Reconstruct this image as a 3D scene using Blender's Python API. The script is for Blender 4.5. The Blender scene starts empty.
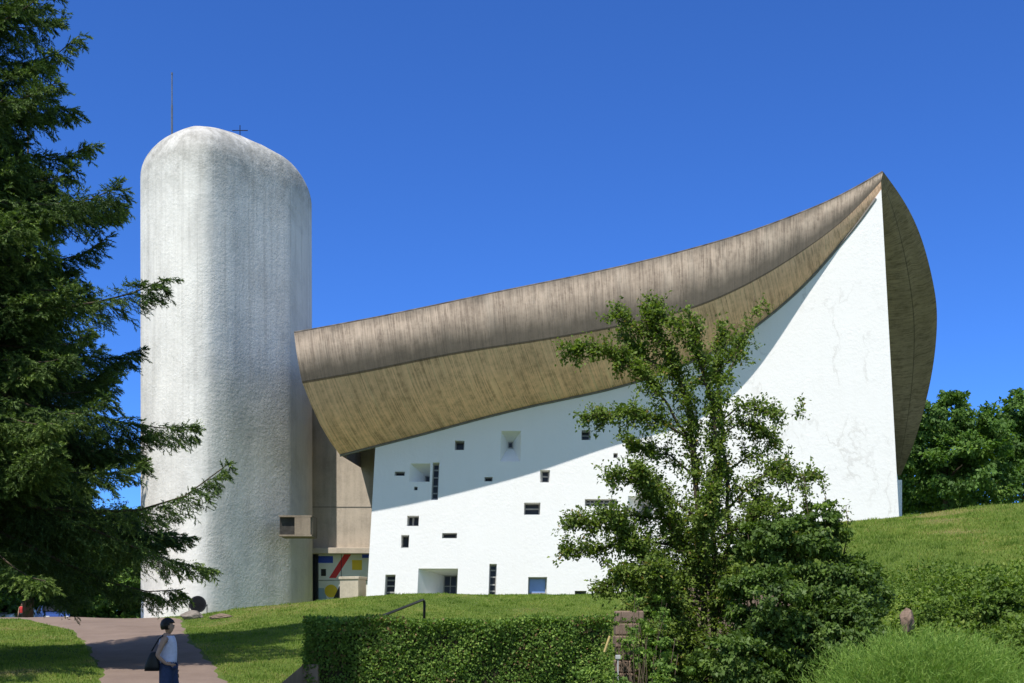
import bpy, bmesh, math, random
import numpy as np
from mathutils import Vector, Matrix
R = math.radians
random.seed(7)
rng = np.random.default_rng(7)
S = bpy.context.scene
COL = S.collection

# ------------------------------------------------------------------ camera, sky, sun, exposure
F, HOR, EYE = 1138.0, 622.0, 1.6
cam = bpy.data.objects.new('camera', bpy.data.cameras.new('camera'))
COL.objects.link(cam)
cam.location = (0, 0, EYE)
cam.rotation_euler = (R(90), 0, 0)
cam.data.sensor_width = 36.0
cam.data.lens = F / 1024 * 36.0
cam.data.shift_y = (HOR - 341.5) / 1024
cam.data.clip_end = 6000
cam.data.clip_start = 0.1
S.camera = cam

SUN_EL, SUN_AZ = 60.0, 28.0          # azimuth: degrees to the left of straight behind the camera
w = bpy.data.worlds.new('World'); S.world = w; w.use_nodes = True
nt = w.node_tree
bg = nt.nodes['Background']
sky = nt.nodes.new('ShaderNodeTexSky')
sky.sky_type = 'NISHITA'; sky.sun_disc = False
sky.sun_elevation = R(SUN_EL); sky.sun_rotation = R(180 + SUN_AZ)
sky.altitude = 1500; sky.air_density = 0.9; sky.dust_density = 0.0; sky.ozone_density = 4.0
# the clear northern half of the sky, away from the sun, is the deeper blue
_tc = nt.nodes.new('ShaderNodeTexCoord'); _sx = nt.nodes.new('ShaderNodeSeparateXYZ'); nt.links.new(_tc.outputs['Generated'], _sx.inputs[0])
_mr = nt.nodes.new('ShaderNodeMapRange'); _mr.interpolation_type = 'SMOOTHSTEP'; nt.links.new(_sx.outputs[1], _mr.inputs['Value'])
_mr.inputs['From Min'].default_value = -0.3; _mr.inputs['From Max'].default_value = 0.75
_mx = nt.nodes.new('ShaderNodeMix'); _mx.data_type = 'RGBA'; _mx.blend_type = 'MULTIPLY'
nt.links.new(_mr.outputs[0], _mx.inputs[0]); nt.links.new(sky.outputs[0], _mx.inputs[6]); _mx.inputs[7].default_value = (0.31, 0.60, 1.09, 1)
nt.links.new(_mx.outputs[2], bg.inputs[0])
bg.inputs[1].default_value = 0.135
sl = bpy.data.lights.new('sun', 'SUN'); sl.energy = 4.2; sl.angle = R(0.5); sl.color = (1, 0.955, 0.89)
sun = bpy.data.objects.new('sun', sl); COL.objects.link(sun)
_s = Vector((-math.sin(R(SUN_AZ)) * math.cos(R(SUN_EL)), -math.cos(R(SUN_AZ)) * math.cos(R(SUN_EL)), math.sin(R(SUN_EL))))
sun.rotation_euler = _s.to_track_quat('Z', 'Y').to_euler()
sun.location = (-10, -10, 40)
vs = S.view_settings
vs.view_transform = 'Standard'; vs.look = 'None'; vs.gamma = 1; vs.use_curve_mapping = False
vs.exposure = 0.45
S.cycles.max_bounces = 8; S.cycles.diffuse_bounces = 5; S.cycles.transparent_max_bounces = 8

# ------------------------------------------------------------------ helpers
def P(px, py, Y):
    return np.array([(px - 512) * Y / F, Y, EYE + (HOR - py) * Y / F])

def spline(xs, ys):
    xs = np.array(xs, float); ys = np.array(ys, float); n = len(xs)
    h = np.diff(xs); A = np.zeros((n, n)); b = np.zeros(n); A[0, 0] = A[-1, -1] = 1
    for i in range(1, n - 1):
        A[i, i-1] = h[i-1]; A[i, i] = 2 * (h[i-1] + h[i]); A[i, i+1] = h[i]
        b[i] = 6 * ((ys[i+1] - ys[i]) / h[i] - (ys[i] - ys[i-1]) / h[i-1])
    m = np.linalg.solve(A, b)
    def f(x):
        x = np.asarray(x, float); i = np.clip(np.searchsorted(xs, x) - 1, 0, n - 2)
        d = x - xs[i]
        return ys[i] + d * ((ys[i+1] - ys[i]) / h[i] - h[i] * (2 * m[i] + m[i+1]) / 6) + d * d * m[i] / 2 + d**3 * (m[i+1] - m[i]) / (6 * h[i])
    return f

def sst(a, b, x):
    t = np.clip((np.asarray(x, float) - a) / (b - a), 0, 1); return t * t * (3 - 2 * t)

def wloc(o):
    v = Vector((0, 0, 0))
    while o is not None:
        v = v + o.location; o = o.parent
    return v

def link(name, me, mats, parent=None):
    o = bpy.data.objects.new(name, me); COL.objects.link(o)
    for m in (mats if isinstance(mats, (list, tuple)) else [mats]): me.materials.append(m)
    if parent is not None:
        o.parent = parent; o.location = -wloc(parent)
    return o

def mesh(name, verts, faces, mats, parent=None, smooth=False, uv=None, midx=None):
    me = bpy.data.meshes.new(name)
    me.from_pydata([tuple(map(float, v)) for v in verts], [], [tuple(int(i) for i in f) for f in faces])
    if smooth: me.polygons.foreach_set('use_smooth', [True] * len(me.polygons))
    if uv is not None:
        ul = me.uv_layers.new(name='UVMap')
        for l in me.loops: ul.data[l.index].uv = uv[l.vertex_index]
    if midx is not None: me.polygons.foreach_set('material_index', midx)
    me.update()
    return link(name, me, mats, parent)

def empty(name, loc, label, cat, group=None):
    o = bpy.data.objects.new(name, None); COL.objects.link(o); o.location = loc
    o.empty_display_size = 0.2
    return tag(o, label, cat, group)

def tag(o, label, cat, group=None, kind=None):
    if label: o['label'] = label
    if cat: o['category'] = cat
    if group: o['group'] = group
    if kind: o['kind'] = kind
    return o

class MB:
    """collects boxes, tubes, lofts into one mesh"""
    def __init__(s): s.v = []; s.f = []; s.m = []
    def add(s, v, f, mi=0):
        b = len(s.v); s.v += [tuple(p) for p in v]; s.f += [tuple(i + b for i in q) for q in f]; s.m += [mi] * len(f)
    def box(s, c, size, rz=0, mi=0, top=1.0, M=None):
        x, y, z = [a / 2 for a in size]
        pts = [(-x, -y, -z), (x, -y, -z), (x, y, -z), (-x, y, -z)] + [(-x*top, -y*top, z), (x*top, -y*top, z), (x*top, y*top, z), (-x*top, y*top, z)]
        mt = Matrix.Translation(Vector(c)) @ (M if M is not None else Matrix.Rotation(rz, 4, 'Z'))
        s.add([mt @ Vector(p) for p in pts], [(0, 3, 2, 1), (4, 5, 6, 7), (0, 1, 5, 4), (1, 2, 6, 5), (2, 3, 7, 6), (3, 0, 4, 7)], mi)
    def tube(s, pts, rad, n=8, mi=0, cap=True):
        pts = [Vector(p) for p in pts]; rings = []
        up = Vector((0.13, 0.27, 0.95)).normalized()
        for i, p in enumerate(pts):
            d = (pts[min(i+1, len(pts)-1)] - pts[max(i-1, 0)]).normalized()
            a = d.cross(up)
            if a.length < 1e-3: a = d.cross(Vector((1, 0, 0)))
            a.normalize(); b = d.cross(a)
            r = rad[i] if hasattr(rad, '__len__') else rad
            rings.append([p + (a * math.cos(2*math.pi*k/n) + b * math.sin(2*math.pi*k/n)) * r for k in range(n)])
        v = [q for r_ in rings for q in r_]; f = []
        for i in range(len(pts) - 1):
            for k in range(n):
                f.append((i*n + k, i*n + (k+1) % n, (i+1)*n + (k+1) % n, (i+1)*n + k))
        if cap:
            f.append(tuple(range(n))[::-1]); f.append(tuple((len(pts)-1)*n + k for k in range(n)))
        s.add(v, f, mi)
    def build(s, name, mats, parent=None, smooth=False, bevel=0):
        o = mesh(name, s.v, s.f, mats, parent, smooth, midx=s.m)
        if bevel:
            md = o.modifiers.new('Bevel', 'BEVEL'); md.width = bevel; md.segments = 2; md.limit_method = 'ANGLE'
        return o

def poly_soup(name, V, mat, parent=None, tint=None, nv=4, smooth=False):
    """V: (N,nv,3) separate faces, one random tint value per face"""
    V = np.asarray(V, np.float32); N = len(V)
    me = bpy.data.meshes.new(name)
    me.vertices.add(N * nv); me.vertices.foreach_set('co', V.reshape(-1))
    me.loops.add(N * nv); me.loops.foreach_set('vertex_index', np.arange(N * nv, dtype=np.int32))
    me.polygons.add(N); me.polygons.foreach_set('loop_start', np.arange(0, N * nv, nv, dtype=np.int32))
    try: me.polygons.foreach_set('loop_total', np.full(N, nv, np.int32))
    except Exception: pass
    if tint is not None:
        at = me.attributes.new('tint', 'FLOAT', 'FACE'); at.data.foreach_set('value', np.asarray(tint, np.float32))
    me.update(calc_edges=True); me.validate()
    return link(name, me, mat, parent)

def unit(a): return a / np.maximum(np.linalg.norm(a, axis=-1, keepdims=True), 1e-9)

def leaves(pos, dirs, nrm, L, W, fold=0.25):
    """rhombic folded leaves -> two triangles pairs as quads"""
    d = unit(dirs); n = unit(nrm - d * (nrm * d).sum(-1, keepdims=True)); s = np.cross(d, n)
    L = np.asarray(L).reshape(-1, 1); W = np.asarray(W).reshape(-1, 1)
    mid = pos + d * L * 0.45
    return np.stack([pos, mid + s * W * .5 + n * W * fold, pos + d * L - n * W * fold * .5, mid - s * W * .5 + n * W * fold], 1)

# ------------------------------------------------------------------ materials
class NT:
    def __init__(s, name):
        s.m = bpy.data.materials.new(name); s.m.use_nodes = True; s.t = s.m.node_tree
        s.b = s.t.nodes['Principled BSDF']; s.out = s.t.nodes['Material Output']
    def n(s, typ, ins=None, **kw):
        nd = s.t.nodes.new(typ)
        for k, v in kw.items(): setattr(nd, k, v)
        for k, v in (ins or {}).items():
            if isinstance(v, bpy.types.NodeSocket): s.t.links.new(v, nd.inputs[k])
            else: nd.inputs[k].default_value = v
        return nd
    def coord(s, scale=(1, 1, 1), kind='Object', loc=(0, 0, 0)):
        c = s.n('ShaderNodeTexCoord')
        return s.n('ShaderNodeMapping', {'Vector': c.outputs[kind], 'Scale': scale, 'Location': loc}).outputs[0]
    def noise(s, vec, scale, detail=4, rough=0.55, dist=0.0):
        return s.n('ShaderNodeTexNoise', {'Vector': vec, 'Scale': scale, 'Detail': detail, 'Roughness': rough, 'Distortion': dist}).outputs[0]
    def ramp(s, fac, stops, interp='LINEAR'):
        r = s.n('ShaderNodeValToRGB', {'Fac': fac}); cr = r.color_ramp; cr.interpolation = interp
        while len(cr.elements) < len(stops): cr.elements.new(0.5)
        for e, (p, c) in zip(cr.elements, stops):
            e.position = p; e.color = (c, c, c, 1) if not hasattr(c, '__len__') else (*c, 1)
        return r.outputs[0]
    def mix(s, fac, a, b, mode='MIX'):
        nd = s.n('ShaderNodeMix', data_type='RGBA', blend_type=mode)
        for k, v in ((0, fac), (6, a), (7, b)):
            if isinstance(v, bpy.types.NodeSocket): s.t.links.new(v, nd.inputs[k])
            else: nd.inputs[k].default_value = v if k == 0 else (*v, 1)
        return nd.outputs[2]
    def math(s, op, a, b=0.0, clamp=False):
        nd = s.n('ShaderNodeMath', operation=op, use_clamp=clamp)
        for k, v in ((0, a), (1, b)):
            if isinstance(v, bpy.types.NodeSocket): s.t.links.new(v, nd.inputs[k])
            else: nd.inputs[k].default_value = v
        return nd.outputs[0]
    def set(s, color=None, rough=0.8, bump=None, bstr=0.3, bdist=0.02, metal=0, spec=0.3):
        if color is not None:
            if isinstance(color, bpy.types.NodeSocket): s.t.links.new(color, s.b.inputs['Base Color'])
            else: s.b.inputs['Base Color'].default_value = (*color, 1)
        if isinstance(rough, bpy.types.NodeSocket): s.t.links.new(rough, s.b.inputs['Roughness'])
        else: s.b.inputs['Roughness'].default_value = rough
        s.b.inputs['Metallic'].default_value = metal
        s.b.inputs['Specular IOR Level'].default_value = spec
        if bump is not None:
            bn = s.n('ShaderNodeBump', {'Height': bump, 'Strength': bstr, 'Distance': bdist})
            s.t.links.new(bn.outputs[0], s.b.inputs['Normal'])
        return s.m

def plain(name, c, rough=0.6, metal=0, var=0.15, scale=6.0, spec=0.3):
    m = NT(name); v = m.coord()
    n = m.noise(v, scale, 5)
    c2 = tuple(x * (1 - var) for x in c); c1 = tuple(min(1, x * (1 + var)) for x in c)
    return m.set(m.ramp(n, [(0.3, c2), (0.7, c1)]), rough, n, 0.15, 0.01, metal, spec)

def foliage(name, stops, trans=0.3, rough=0.6, spec=0.2):
    m = NT(name)
    a = m.n('ShaderNodeAttribute', attribute_name='tint').outputs['Fac']
    col = m.ramp(a, stops)
    m.set(col, rough, spec=spec)
    tr = m.n('ShaderNodeBsdfTranslucent', {'Color': m.mix(1.0, col, (1.5, 1.7, 0.6), 'MULTIPLY')})
    mx = m.n('ShaderNodeMixShader', {'Fac': trans, 1: m.b.outputs[0], 2: tr.outputs[0]})
    m.t.links.new(mx.outputs[0], m.out.inputs[0])
    return m.m

def stucco(name, tower=False):
    m = NT(name); v = m.coord()
    big = m.noise(v, 0.25, 5, 0.6)
    streak = m.noise(m.coord((1.6, 1.6, 0.07)), 1.6, 6, 0.65)
    fine = m.noise(v, 9, 8, 0.7)
    base = (0.80, 0.77, 0.715) if tower else (0.80, 0.785, 0.76)
    g = m.ramp(streak, [(0.42, 0.0), (0.75, 1.0)])
    k = m.math('MULTIPLY', g, m.ramp(big, [(0.35, 0.2), (0.7, 1.0)]))
    col = m.mix(m.math('MULTIPLY', k, 0.75 if tower else 0.12), base, (0.60, 0.57, 0.52) if tower else (0.62, 0.58, 0.50))
    z = m.n('ShaderNodeSeparateXYZ', {0: m.coord()}).outputs
    if tower:
        # grey weathering on the cap and thin dark runs below it
        zz = m.math('ADD', z[2], m.math('MULTIPLY', m.noise(v, 0.9, 5), 2.6))
        capm = m.n('ShaderNodeMapRange', {'Value': zz, 'From Min': 20.3, 'From Max': 22.6}).outputs[0]
        blot = m.ramp(m.noise(v, 1.7, 7, 0.75), [(0.35, 0.25), (0.68, 1.0)])
        col = m.mix(m.math('MULTIPLY', m.math('MULTIPLY', capm, blot), 0.92), col, (0.19, 0.18, 0.15))
        run = m.ramp(m.noise(m.coord((3.6, 3.6, 0.07), loc=(3, 1, 2)), 1.3, 6, 0.75), [(0.50, 0.0), (0.64, 1.0)])
        lowm = m.n('ShaderNodeMapRange', {'Value': zz, 'From Min': 4, 'From Max': 21}).outputs[0]
        col = m.mix(m.math('MULTIPLY', m.math('MULTIPLY', run, lowm), 0.4), col, (0.27, 0.26, 0.23))
        grime = m.ramp(m.noise(m.coord((1, 1, .6), loc=(7, 3, 1)), 0.55, 8, .72), [(0.45, 0.0), (0.72, 1.0)])
        col = m.mix(m.math('MULTIPLY', grime, .55), col, (0.40, 0.385, 0.355))
    else:
        # hairline cracks with grime at the prow, east half only
        rid = m.math('ABSOLUTE', m.math('SUBTRACT', m.noise(m.coord((1, 1, .55), loc=(2.3, 0, 1.7)), 0.42, 9, 0.58, 0.4), 0.5))
        cr = m.ramp(rid, [(0.0, 1.0), (0.004, 0.8), (0.009, 0.0)])
        pat = m.ramp(rid, [(0.0, 1.0), (0.035, 0.0)])
        cr = m.math('ADD', m.math('MULTIPLY', cr, .6), m.math('MULTIPLY', pat, .05))
        msk = m.math('MULTIPLY', m.ramp(m.noise(v, 0.45, 4), [(0.48, 0.0), (0.6, 1.0)]),
                     m.n('ShaderNodeMapRange', {'Value': z[0], 'From Min': 8.0, 'From Max': 10.5}).outputs[0])
        col = m.mix(m.math('MULTIPLY', m.math('MULTIPLY', cr, msk), 0.55), col, (0.42, 0.39, 0.35))
        bl = m.math('MULTIPLY', m.ramp(m.noise(v, 2.2, 8, .8), [(0.6, 0.0), (0.75, 1.0)]), msk)
        col = m.mix(m.math('MULTIPLY', bl, .22), col, (0.45, 0.42, 0.38))
    pits = m.n('ShaderNodeTexVoronoi', {'Vector': v, 'Scale': 6.5}, feature='SMOOTH_F1').outputs['Distance']
    bmp = m.math('ADD', m.math('ADD', m.math('MULTIPLY', m.noise(v, 10, 6, 0.65), m.ramp(m.noise(v, .6, 4, .7), [(.35, .35), (.65, 1.1)])), m.math('MULTIPLY', pits, .2)), m.math('MULTIPLY', m.noise(v, 0.7, 3), 0.9))
    return m.set(col, 0.9, bmp, 0.6 if tower else 0.5, 0.045 if tower else 0.025, spec=0.15)

def concrete_boards(name, warm, dark, stain_line=None):
    """raw concrete with board marks; UV u = metres along the board row, v = 0 at top edge, 1 at crease, 2 at the wall"""
    m = NT(name)
    uv = m.n('ShaderNodeTexCoord').outputs['UV']
    s = m.n('ShaderNodeSeparateXYZ', {0: uv}).outputs
    mp = lambda sc, loc=(0, 0, 0): m.n('ShaderNodeMapping', {'Vector': uv, 'Scale': sc, 'Location': loc}).outputs[0]
    vob = m.n('ShaderNodeTexVoronoi', {'Vector': mp((5.5, 0.55, 1))}, feature='F1')
    vob.inputs['Randomness'].default_value = 0.6
    board = m.n('ShaderNodeSeparateXYZ', {0: vob.outputs['Color']}).outputs[0]
    stripe = m.noise(mp((4.0, .7, 1)), 1.0, 4, 0.6)
    fine = m.noise(mp((9, 14, 1)), 1.0, 7, 0.75)
    big = m.noise(mp((0.22, 0.9, 1), (4, 2, 0)), 1.0, 5, 0.65)
    oc = m.coord()
    rough_ = m.noise(oc, 3.2, 9, .78); blot = m.noise(oc, 0.8, 6, .7)
    fac = m.math('ADD', m.math('MULTIPLY', board, 0.20), m.math('ADD', m.math('MULTIPLY', stripe, 0.16), m.math('ADD', m.math('MULTIPLY', rough_, 0.52), m.math('MULTIPLY', blot, .28))))
    col = m.ramp(fac, [(0.43, dark), (0.57, warm), (0.71, tuple(min(1, x * 1.22) for x in warm))])
    run = m.ramp(m.noise(mp((7, .45, 1), (1, 5, 0)), 1.0, 5, .7), [(0.50, 0.0), (0.66, 1.0)])
    col = m.mix(m.math('MULTIPLY', run, .55 if stain_line else .22), col, tuple(x * .6 for x in dark))
    col = m.mix(m.math('MULTIPLY', m.ramp(big, [(0.42, 0.0), (0.7, 1.0)]), 0.32), col, tuple(x * .8 for x in dark))
    light = m.ramp(m.noise(mp((5, .8, 1), (2, 8, 0)), 1.0, 6, .75), [(0.54, 0.0), (0.68, 1.0)])
    col = m.mix(m.math('MULTIPLY', light, .0 if stain_line else .4), col, tuple(min(.8, x * 1.35) for x in warm))
    if stain_line is not None:
        vv = m.math('ADD', s[1], m.math('MULTIPLY', m.math('SUBTRACT', m.noise(mp((1.4, .3, 1)), 1.0, 4), 0.5), 0.5))
        a, b, c = stain_line
        pale = m.ramp(m.noise(mp((1.1, .5, 1), (9, 3, 0)), 1.0, 5, .7), [(.52, 0.0), (.7, 1.0)])
        col = m.mix(m.math('MULTIPLY', pale, .35), col, (.55, .47, .38))
        band = m.math('MULTIPLY', m.n('ShaderNodeMapRange', {'Value': vv, 'From Min': a, 'From Max': b}).outputs[0],
                      m.n('ShaderNodeMapRange', {'Value': s[1], 'From Min': c + .02, 'From Max': c}).outputs[0])
        col = m.mix(m.math('MULTIPLY', band, 0.85), col, (0.10, 0.085, 0.068))
        top = m.n('ShaderNodeMapRange', {'Value': vv, 'From Min': 0.16, 'From Max': -0.04}).outputs[0]
        col = m.mix(m.math('MULTIPLY', top, 0.65), col, (0.10, 0.09, 0.075))
    crease_line = m.n('ShaderNodeMapRange', {'Value': m.math('ABSOLUTE', m.math('SUBTRACT', s[1], 1.0)), 'From Min': .022, 'From Max': .012}).outputs[0]  # thin dark line along the crease
    col = m.mix(m.math('MULTIPLY', crease_line, .75), col, (0.05, 0.043, 0.035))
    bmp = m.math('ADD', fac, m.math('MULTIPLY', board, 0.25))
    return m.set(col, 0.92, bmp, 0.5, 0.04, spec=0.15)

def raw_concrete(name, c, joints=False):
    m = NT(name); v = m.coord()
    n1 = m.noise(v, 0.7, 6, .65); n2 = m.noise(m.coord((3, 3, .3)), 1.2, 5, .65); n3 = m.noise(v, 12, 6, .7)
    f = m.math('ADD', m.math('MULTIPLY', n1, .5), m.math('ADD', m.math('MULTIPLY', n2, .35), m.math('MULTIPLY', n3, .2)))
    col = m.ramp(f, [(0.35, tuple(x * .6 for x in c)), (0.55, c), (0.75, tuple(x * 1.25 for x in c))])
    return m.set(col, 0.9, n3, 0.4, 0.02, spec=.15)

M = {}
M['wall'] = stucco('white_gunite')
M['tower'] = stucco('weathered_white_gunite', True)
M['fascia'] = concrete_boards('board_marked_concrete', (0.50, 0.39, 0.30), (0.28, 0.215, 0.165), (0.30, 0.80, 1.0))
M['soffit'] = concrete_boards('tan_board_concrete', (0.78, 0.50, 0.33), (0.47, 0.295, 0.19))
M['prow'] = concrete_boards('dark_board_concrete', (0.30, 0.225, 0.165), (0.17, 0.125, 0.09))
M['concrete'] = raw_concrete('raw_concrete', (0.50, 0.43, 0.345))
M['spout'] = raw_concrete('stained_concrete', (0.26, 0.21, 0.155))
M['paleconcrete'] = raw_concrete('pale_concrete', (0.52, 0.45, 0.34))
M['roofing'] = plain('roofing', (0.18, 0.17, 0.15), 0.9)
M['liplead'] = plain('weathered_edge', (0.11, 0.095, 0.08), 0.95, 0, .6, 3.0)
M['glass'] = plain('dark_glass', (0.02, 0.02, 0.02), 0.25, 0, .3, 1.0, 0.3)
M['reflectglass'] = plain('painted_reflection_glass', (0.22, 0.34, 0.66), 0.2, 0, .2, 1.0, 0.6)  # bluish reflection put into the pane's base colour
M['whitepaint'] = plain('white_paint', (0.72, 0.71, 0.68), 0.6)
M['frame'] = plain('grey_window_frame', (0.30, 0.295, 0.28), 0.6)
M['metal'] = plain('dark_painted_metal', (0.02, 0.02, 0.022), 0.45, 0.3)
M['steel'] = plain('grey_steel', (0.25, 0.25, 0.26), 0.4, 0.8)

def grass_ground():
    m = NT('lawn'); v = m.coord()
    n1 = m.noise(v, 0.35, 5, .6); n2 = m.noise(v, 2.5, 6, .7); n3 = m.noise(m.coord((1, .6, 1)), 30, 4, .8)
    f = m.math('ADD', m.math('MULTIPLY', n1, .5), m.math('ADD', m.math('MULTIPLY', n2, .3), m.math('MULTIPLY', n3, .25)))
    col = m.ramp(f, [(0.36, (0.05, 0.085, 0.016)), (0.52, (0.095, 0.14, 0.026)), (0.62, (0.16, 0.17, 0.04)), (0.74, (0.22, 0.19, 0.075))])
    return m.set(col, 0.95, n3, 0.6, 0.05, spec=.1)
M['lawn'] = grass_ground()
def path_mat():
    m = NT('pinkish_asphalt'); v = m.coord()
    n1 = m.noise(v, 0.7, 8, .7); n3 = m.noise(v, 22, 6, .85)
    f = m.math('ADD', m.math('MULTIPLY', n1, .6), m.math('MULTIPLY', n3, .4))
    return m.set(m.ramp(f, [(0.32, (0.15, 0.108, 0.085)), (0.7, (0.255, 0.192, 0.152))]), 0.95, n3, 0.4, 0.01, spec=.15)
M['path'] = path_mat()
M['blade'] = foliage('grass_blade', [(0, (0.09, 0.15, 0.02)), (0.5, (0.175, 0.25, 0.04)), (0.8, (0.25, 0.26, 0.065)), (1, (0.36, 0.28, 0.13))], .3, .6, .2)
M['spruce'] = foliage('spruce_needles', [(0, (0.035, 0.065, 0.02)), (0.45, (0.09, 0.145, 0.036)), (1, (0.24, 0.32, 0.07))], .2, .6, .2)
M['hawthorn'] = foliage('hawthorn_leaf', [(0, (0.055, 0.09, 0.018)), (0.6, (0.14, 0.20, 0.038)), (0.95, (0.23, 0.29, 0.06)), (1, (0.26, 0.19, 0.06))], .3)
M['laurel'] = foliage('glossy_shrub_leaf', [(0, (0.04, 0.075, 0.016)), (0.7, (0.105, 0.17, 0.032)), (1, (0.18, 0.26, 0.05))], .25, .55, .25)
M['hedge'] = foliage('hedge_leaf', [(0, (0.06, 0.11, 0.022)), (0.6, (0.14, 0.23, 0.042)), (0.93, (0.25, 0.34, 0.07)), (1, (0.22, 0.15, 0.07))], .25, .6, .2)
M['ivy'] = foliage('bank_leaf', [(0, (0.055, 0.10, 0.02)), (0.6, (0.13, 0.205, 0.034)), (1, (0.24, 0.30, 0.065))], .3)
M['broom'] = foliage('broom_stem', [(0, (0.08, 0.15, 0.024)), (0.6, (0.16, 0.27, 0.048)), (1, (0.27, 0.36, 0.08))], .3, .6, .2)
M['farleaf'] = foliage('broadleaf', [(0, (0.045, 0.09, 0.02)), (0.6, (0.10, 0.185, 0.036)), (1, (0.18, 0.27, 0.055))], .25)
def bark_mat(name, c):
    m = NT(name); n = m.noise(m.coord((9, 9, 2)), 1.6, 6, .7)
    return m.set(m.ramp(n, [(0.3, tuple(x * .45 for x in c)), (0.7, c)]), .95, n, .6, .03, spec=.1)
M['bark'] = bark_mat('bark', (0.11, 0.085, 0.06))
M['twig'] = bark_mat('inner_twigs', (0.05, 0.045, 0.025))
M['stone'] = raw_concrete('sandstone', (0.23, 0.165, 0.125))
M['rock'] = raw_concrete('field_rock', (0.22, 0.19, 0.16))

# ------------------------------------------------------------------ terrain
def ground(X, Y):
    X = np.asarray(X, float); Y = np.asarray(Y, float)
    z = 1.72 * np.clip((Y - 15.5) / 27.5, 0, 1) ** 1.12
    z = z + 0.64 * sst(-12.5, -4, X) * sst(26, 43, Y) + 0.3 * sst(-15, -9, X) * sst(36, 46, Y)
    hill = sst(3.5, 12.0, X) * sst(10, 36, Y) * 2.72 + 0.10 * np.clip(X - 12.0, 0, 14) * sst(20, 40, Y)
    z = z + hill
    z = z + 0.06 * np.sin(X * .9 + 1.3) * np.sin(Y * .7) * sst(18, 26, Y) * sst(0, 3, np.abs(X + 7))
    z = z - 0.5 * sst(46, 80, Y) * sst(-10, -16, X)
    z = z - 40 * sst(110, 420, np.hypot(X, Y))
    return z

def gpoint(px, py):
    """ground point seen at a pixel"""
    for Y in np.arange(8, 90, 0.1):
        p = P(px, py, Y)
        if p[2] <= ground(p[0], p[1]): return p
    return P(px, py, 60)

def axis(lo, hi, step, far):
    a = list(np.arange(lo, hi + step / 2, step)); s = step
    while a[-1] < far: s *= 1.35; a.append(a[-1] + s)
    s = step
    while a[0] > -far: s *= 1.35; a.insert(0, a[0] - s)
    return np.array(a)
gx = axis(-34, 30, 0.4, 2500); gy = axis(4, 64, 0.4, 2500)
GX, GY = np.meshgrid(gx, gy); GZ = ground(GX, GY)
nx, ny = len(gx), len(gy)
gv = np.stack([GX, GY, GZ], -1).reshape(-1, 3)
gf = [(j*nx + i, j*nx + i + 1, (j+1)*nx + i + 1, (j+1)*nx + i) for j in range(ny - 1) for i in range(nx - 1)]
tag(mesh('ground', gv, gf, M['lawn'], smooth=True), None, None, kind='structure')

pY = np.array([-6, 2, 10, 17, 22.6, 28, 34, 38, 42, 47, 54, 64])
pL = spline(pY, [-5, -5.1, -5.8, -6.9, -8.2, -10.3, -12.9, -15.0, -18.0, -23, -32, -47])
pR = spline(pY, [-.5, -1.2, -2.4, -4.0, -5.65, -7.5, -9.7, -10.9, -12.2, -14.6, -21, -33])
pv, pf = [], []
ys = np.arange(-5, 63, 0.4); K = 14
for j, y in enumerate(ys):
    a, b = pL(y), pR(y)
    a += .06 * math.sin(y * 2.1) + .04 * math.sin(y * 5.3); b += .06 * math.sin(y * 1.7 + 1) + .05 * math.sin(y * 4.7)
    for k in range(K + 1):
        x = a + (b - a) * k / K
        pv.append((x, y, ground(x, y) + 0.022 - (0.03 if k in (0, K) else 0)))
        if j and k: pf.append(((j-1)*(K+1) + k-1, (j-1)*(K+1) + k, j*(K+1) + k, j*(K+1) + k-1))
tag(mesh('path', pv, pf, M['path'], smooth=True), None, None, kind='structure')

# ------------------------------------------------------------------ chapel
CH = empty('chapel', (-1.5, 46.0, float(ground(-1.5, 46))), 'white hilltop chapel with a tall rounded tower and an upswept brown concrete roof', 'chapel')

yL = lambda py: 375.5 + (py - 445) * (-9.5) / 165.0           # left edge of the white wall
yR = lambda py: 881.3 + (py - 190) * 17.5 / 322.0              # prow edge
TOP = spline([290, 340, 375, 420, 470, 540, 626, 690, 738, 766, 792, 818, 841, 862, 881.5, 900],
             [466, 455, 446, 434.5, 421, 404, 384.5, 362, 338, 318, 296, 270, 243, 217, 189.5, 165])
def wallY(s, py):
    s = np.asarray(s, float)
    return 46.6 - 2.0 * s + 2.2 * s * (1 - s) + (py - 450) * (-0.0042) * (1 - 0.75 * s)
def WP(s, py, back=0.0):
    px = yL(py) + (yR(py) - yL(py)) * s
    p = P(px, py, wallY(s, py))
    p[1] += back
    return p
def s_of(px, py): return (px - yL(py)) / (yR(py) - yL(py))

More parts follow.
